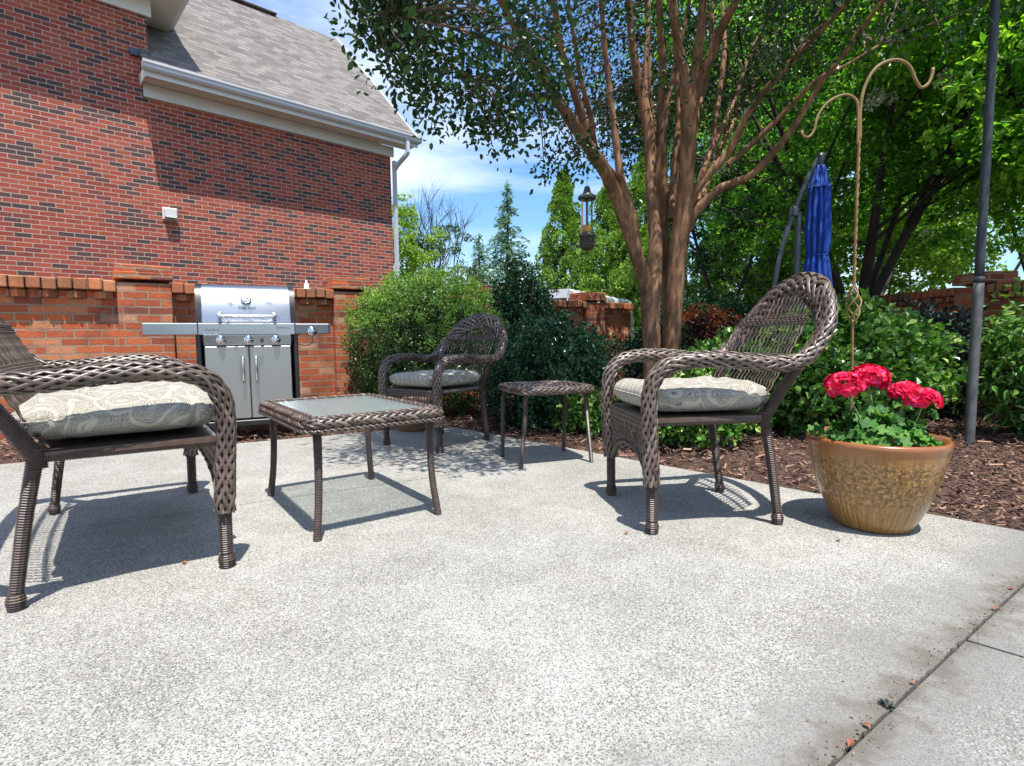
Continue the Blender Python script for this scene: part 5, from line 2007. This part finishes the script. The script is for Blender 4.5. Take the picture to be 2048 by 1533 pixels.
uc = upx(1640, 330)
zb, zs, zt = upx(1640, 640)[2], upx(1640, 512)[2], upx(1640, 335)[2]
pr_ = [(.0, zt), (.045, zt - .005), (.07, zt - .08), (.105, zt - .22), (.118, zt - .45), (.125, zt - .65), (.108, zs + .03), (.098, zs), (.115, zs - .05), (.17, zb + .18), (.20, zb)]
prz = np.array(pr_) * np.array([.80, 1])
zi = np.linspace(0, 1, 60)
sI = np.linspace(0, 1, len(prz))
prd = np.stack([np.interp(zi, sI, prz[:, 0]), np.interp(zi, sI, prz[:, 1])], 1)
g = MB()
g.lathe(prd, 192, (uc[0], 0, 0), fold=lambda th, z: .82 + .40 * np.abs(np.sin(6 * th + .3))[None] * np.ones(len(z))[:, None] + .03 * np.cos(5 * th + 1)[None])
cp = g.build('canopy', M['canvas'], umb, smooth=True)
g = MB()
vp = np.array([.84, 1]) * np.array([(.0, zt + .02), (.05, zt + .015), (.075, zt - .06), (.105, zt - .17), (.122, zt - .205)])
g.lathe(vp, 96, (uc[0], 0, 0), fold=lambda th, z: 1 + .13 * np.cos(8 * th + .4)[None] * np.ones(len(z))[:, None])
g.build('vent_flap', M['canvas'], cp, smooth=True)
g = MB()
thc = np.arange(60) / 60 * 2 * PI
g.tube(np.stack([uc[0] + .090 * np.cos(thc), .090 * np.sin(thc), np.full(60, zs)], 1), .009, 6, closed=True)
g.build('tie_strap', M['canvas'], cp, smooth=True)
g = MB()
g.tube(cr([upx(1538, 690), upx(1548, 575), upx(1566, 490), upx(1588, 425), upx(1612, 365), upx(1640, 312)], .05), .026, 10, rb=.018)
g.build('boom', M['umb_metal'], umb, smooth=True)
g = MB()
g.tube([(0, 0, 0), (0, 0, upx(1592, 425)[2])], .028, 12)
g.box((0, 0, .04), (.9, .9, .06), bev=.01)
g.build('mast', M['umb_metal'], umb, smooth=False)
g = MB()
g.box(upx(1589, 424), (.075, .07, .10), bev=.012)
g.build('slide_bracket', M['umb_metal'], umb)
g = MB()
pt = upx(1641, 316)
g.lathe([(0, .05), (.03, .045), (.04, .0), (.025, -.07), (.02, -.12), (0, -.12)], 16, pt)
g.build('end_cap', M['umb_metal'], umb, smooth=True)

# bird feeder hanging from the left limb
FYd = 4.9
fp = at(1174, 372, FYd)
fe = empty('bird_feeder', tuple(fp), 0, 'tube bird feeder with a domed cap hanging by a wire from the tree', 'bird feeder')
sc = FYd / FPX                                     # metres per photo pixel there
Hf = 123 * sc
g = MB()
g.lathe([(0, 0.0), (5 * sc, -2 * sc), (8 * sc, -14 * sc), (17 * sc, -20 * sc), (18 * sc, -25 * sc), (16 * sc, -27 * sc), (0, -25 * sc)], 30)
g.build('dome_cap', M['pewter'], fe, smooth=True)
g = MB()
g.lathe([(11 * sc, -26 * sc), (11 * sc, -77 * sc)], 30)
g.build('clear_tube', M['clear'], fe, smooth=True)
g = MB()
g.lathe([(0, -76 * sc), (10.5 * sc, -77 * sc), (10.5 * sc, -92 * sc), (0, -92 * sc)], 24)
g.build('seed_fill', M['seed'], fe, smooth=True)
g = MB()
g.lathe([(0, -90 * sc), (12 * sc, -90 * sc), (17 * sc, -95 * sc), (17 * sc, -98 * sc), (14 * sc, -99 * sc), (14 * sc, -118 * sc), (10 * sc, -123 * sc), (0, -123 * sc)], 30)
for k in range(4):
    a_ = k * PI / 2 + .4
    g.box((math.cos(a_) * 14 * sc, math.sin(a_) * 14 * sc, -106 * sc), (6 * sc, 6 * sc, 6 * sc), bev=.004)
thc = np.arange(40) / 40 * 2 * PI
g.tube(np.stack([21 * sc * np.cos(thc), 21 * sc * np.sin(thc), np.full(40, -115 * sc)], 1), 1.1 * sc, 6, closed=True)
for k in range(4):
    a_ = k * PI / 2
    g.tube([(math.cos(a_) * 12 * sc, math.sin(a_) * 12 * sc, -117 * sc), (math.cos(a_) * 21 * sc, math.sin(a_) * 21 * sc, -115 * sc)], .9 * sc, 5)
g.build('feeding_base', M['pewter'], fe, smooth=True)
g = MB()
g.tube([(0, 0, -20 * sc), (0, 0, -92 * sc)], 2.2 * sc, 8)
g.build('centre_rod', M['pewter'], fe, smooth=True)
g = MB()
lt_ = at(1172, 292, 5.0) - fp
g.tube(cr([(0, 0, -.01), (0.0, 0, lt_[2] * .5), lt_], .05), .0022, 5)
thc = np.arange(24) / 24 * 2 * PI
g.tube(np.stack([lt_[0] + .065 * np.cos(thc), lt_[1] + .065 * np.sin(thc), lt_[2] + .03 * np.sin(thc) + .03], 1), .0025, 5, closed=True)
g.build('hanging_wire', M['pewter'], fe, smooth=True)

# ------------------------------------------------------------------ white van beyond the wall
vr = at(1100, 585, 13.2)
vdir = unit((at(1290, 600, 18.2) - at(1155, 577, 13.2))[:2])
va = math.atan2(vdir[1], vdir[0])
vp0 = at(1155, 577, 13.2)
van = empty('white_van', (vp0[0], vp0[1], -.06), va, 'white van parked beyond the garden wall with only its roof showing', 'van')
# local x along the van to its front, y to its left side (away), rear face at x=0
zt = vp0[2] + .06
g = MB()
sec = [(0.0, .35), (0.0, 1.05), (.10, zt - .10), (.22, zt), (1.68, zt), (1.80, zt - .10), (1.90, 1.05), (1.90, .35)]
secx = [(-y, z) for y, z in sec]
sec2 = [(y, z) for y, z in sec]
g.extr(sec2[::-1], 0.0, 4.6)
g.extr([(0.04, .35), (0.04, .95), (1.86, .95), (1.86, .35)][::-1], 4.6, 5.4)
g.build('van_body', M['van_paint'], van)
g = MB()
g.box((2.3, .5, zt + .012), (4.0, .04, .024), bev=.006)
g.box((2.3, 1.4, zt + .012), (4.0, .04, .024), bev=.006)
g.build('roof_rail', M['van_paint'], van)
g = MB()
g.box((-.006, .95, zt - .42), (.014, 1.35, .42), bev=.004)
g.build('rear_window', M['glass_dark'], van)
g = MB()
for k in range(3):
    g.box((.85 + k * 1.35, .058, zt - .38), (1.15, .012, .36), np.array([[1, 0, 0], [0, .98, .18], [0, -.18, .98]]).T)
g.build('side_window', M['glass_dark'], van)
g = MB()
g.box((-.008, .95, zt - .10), (.02, .22, .04), bev=.004)
g.build('brake_light', M['red_lens'], van)
for x in (.9, 4.1):
    for y in (.02, 1.88):
        g = MB()
        thc = np.arange(24) / 24 * 2 * PI
        g.tube(np.stack([x + .24 * np.cos(thc), np.full(24, y), .35 + .24 * np.sin(thc)], 1), .11, 8, closed=True, rb=.10)
        g.build('wheel', M['rubber'], van, smooth=True)

# ------------------------------------------------------------------ fallen leaves and the weed in the joint
r6 = np.random.default_rng(66)


def fallen(u, v, size, label, z=.002):
    p = gnd(u, v)
    g = MB()
    n_ = 9
    tt = np.linspace(0, 1, n_)
    wv = np.sin(tt * PI) ** .8 * size * .32
    cl_ = size * .22 * np.sin(tt * PI) + size * .10 * tt
    rows = np.stack([np.stack([tt * size - size / 2, s * wv, cl_ + abs(s) * wv * .5], 1) for s in (-1, -.5, 0, .5, 1)], 1)
    g.grid(rows.reshape(-1, 3), n_, 5)
    g.tube(cr([(-size / 2, 0, .001), (-size * .62, size * .03, .002), (-size * .8, size * .1, .001)], .004), .0008, 4)
    o = g.build('fallen_leaf', M['dry_leaf'], smooth=True)
    o.location = (p[0], p[1], z)
    o.rotation_euler = (0, 0, r6.uniform(0, 6))
    tag(o, label, 'leaf', 'fallen dry leaves')


fallen(368, 1128, .024, 'dry orange leaf lying in the shadow under the loveseat')
fallen(1677, 1083, .022, 'dry orange leaf lying left of the glazed pot foot')
fallen(1253, 1069, .018, 'tiny dry leaf near the front foot of the sunlit armchair')
fallen(2022, 1180, .018, 'dry red leaf in the slab joint furthest to the right')
fallen(1990, 1222, .018, 'dry red leaf in the slab joint beside the cross joint')
fallen(1733, 1456, .017, 'dry orange leaf in the slab joint just below the green weed')
fallen(1702, 1492, .020, 'dry red leaf in the slab joint nearest the bottom edge')
fallen(1825, 1370, .013, 'dry brown leaf bit in the slab joint above the green weed')
wp = gnd(1773, 1412)
g = MB()
for _ in range(26):
    a_ = r6.uniform(0, 2 * PI)
    L_ = r6.uniform(.010, .022)
    g.leaves(np.array([[0, 0, 0.0]]), np.array([[math.cos(a_), math.sin(a_), r6.uniform(.3, 1)]]), np.array([[0, 0, 1.0]]) + r6.normal(0, .2, (1, 3)), L_, L_ * .22)
wo_ = g.build('weed', M['leaf_dark'])
wo_.location = (wp[0], wp[1], -.003)
tag(wo_, 'tiny green weed sprouting from the slab joint', 'weed')
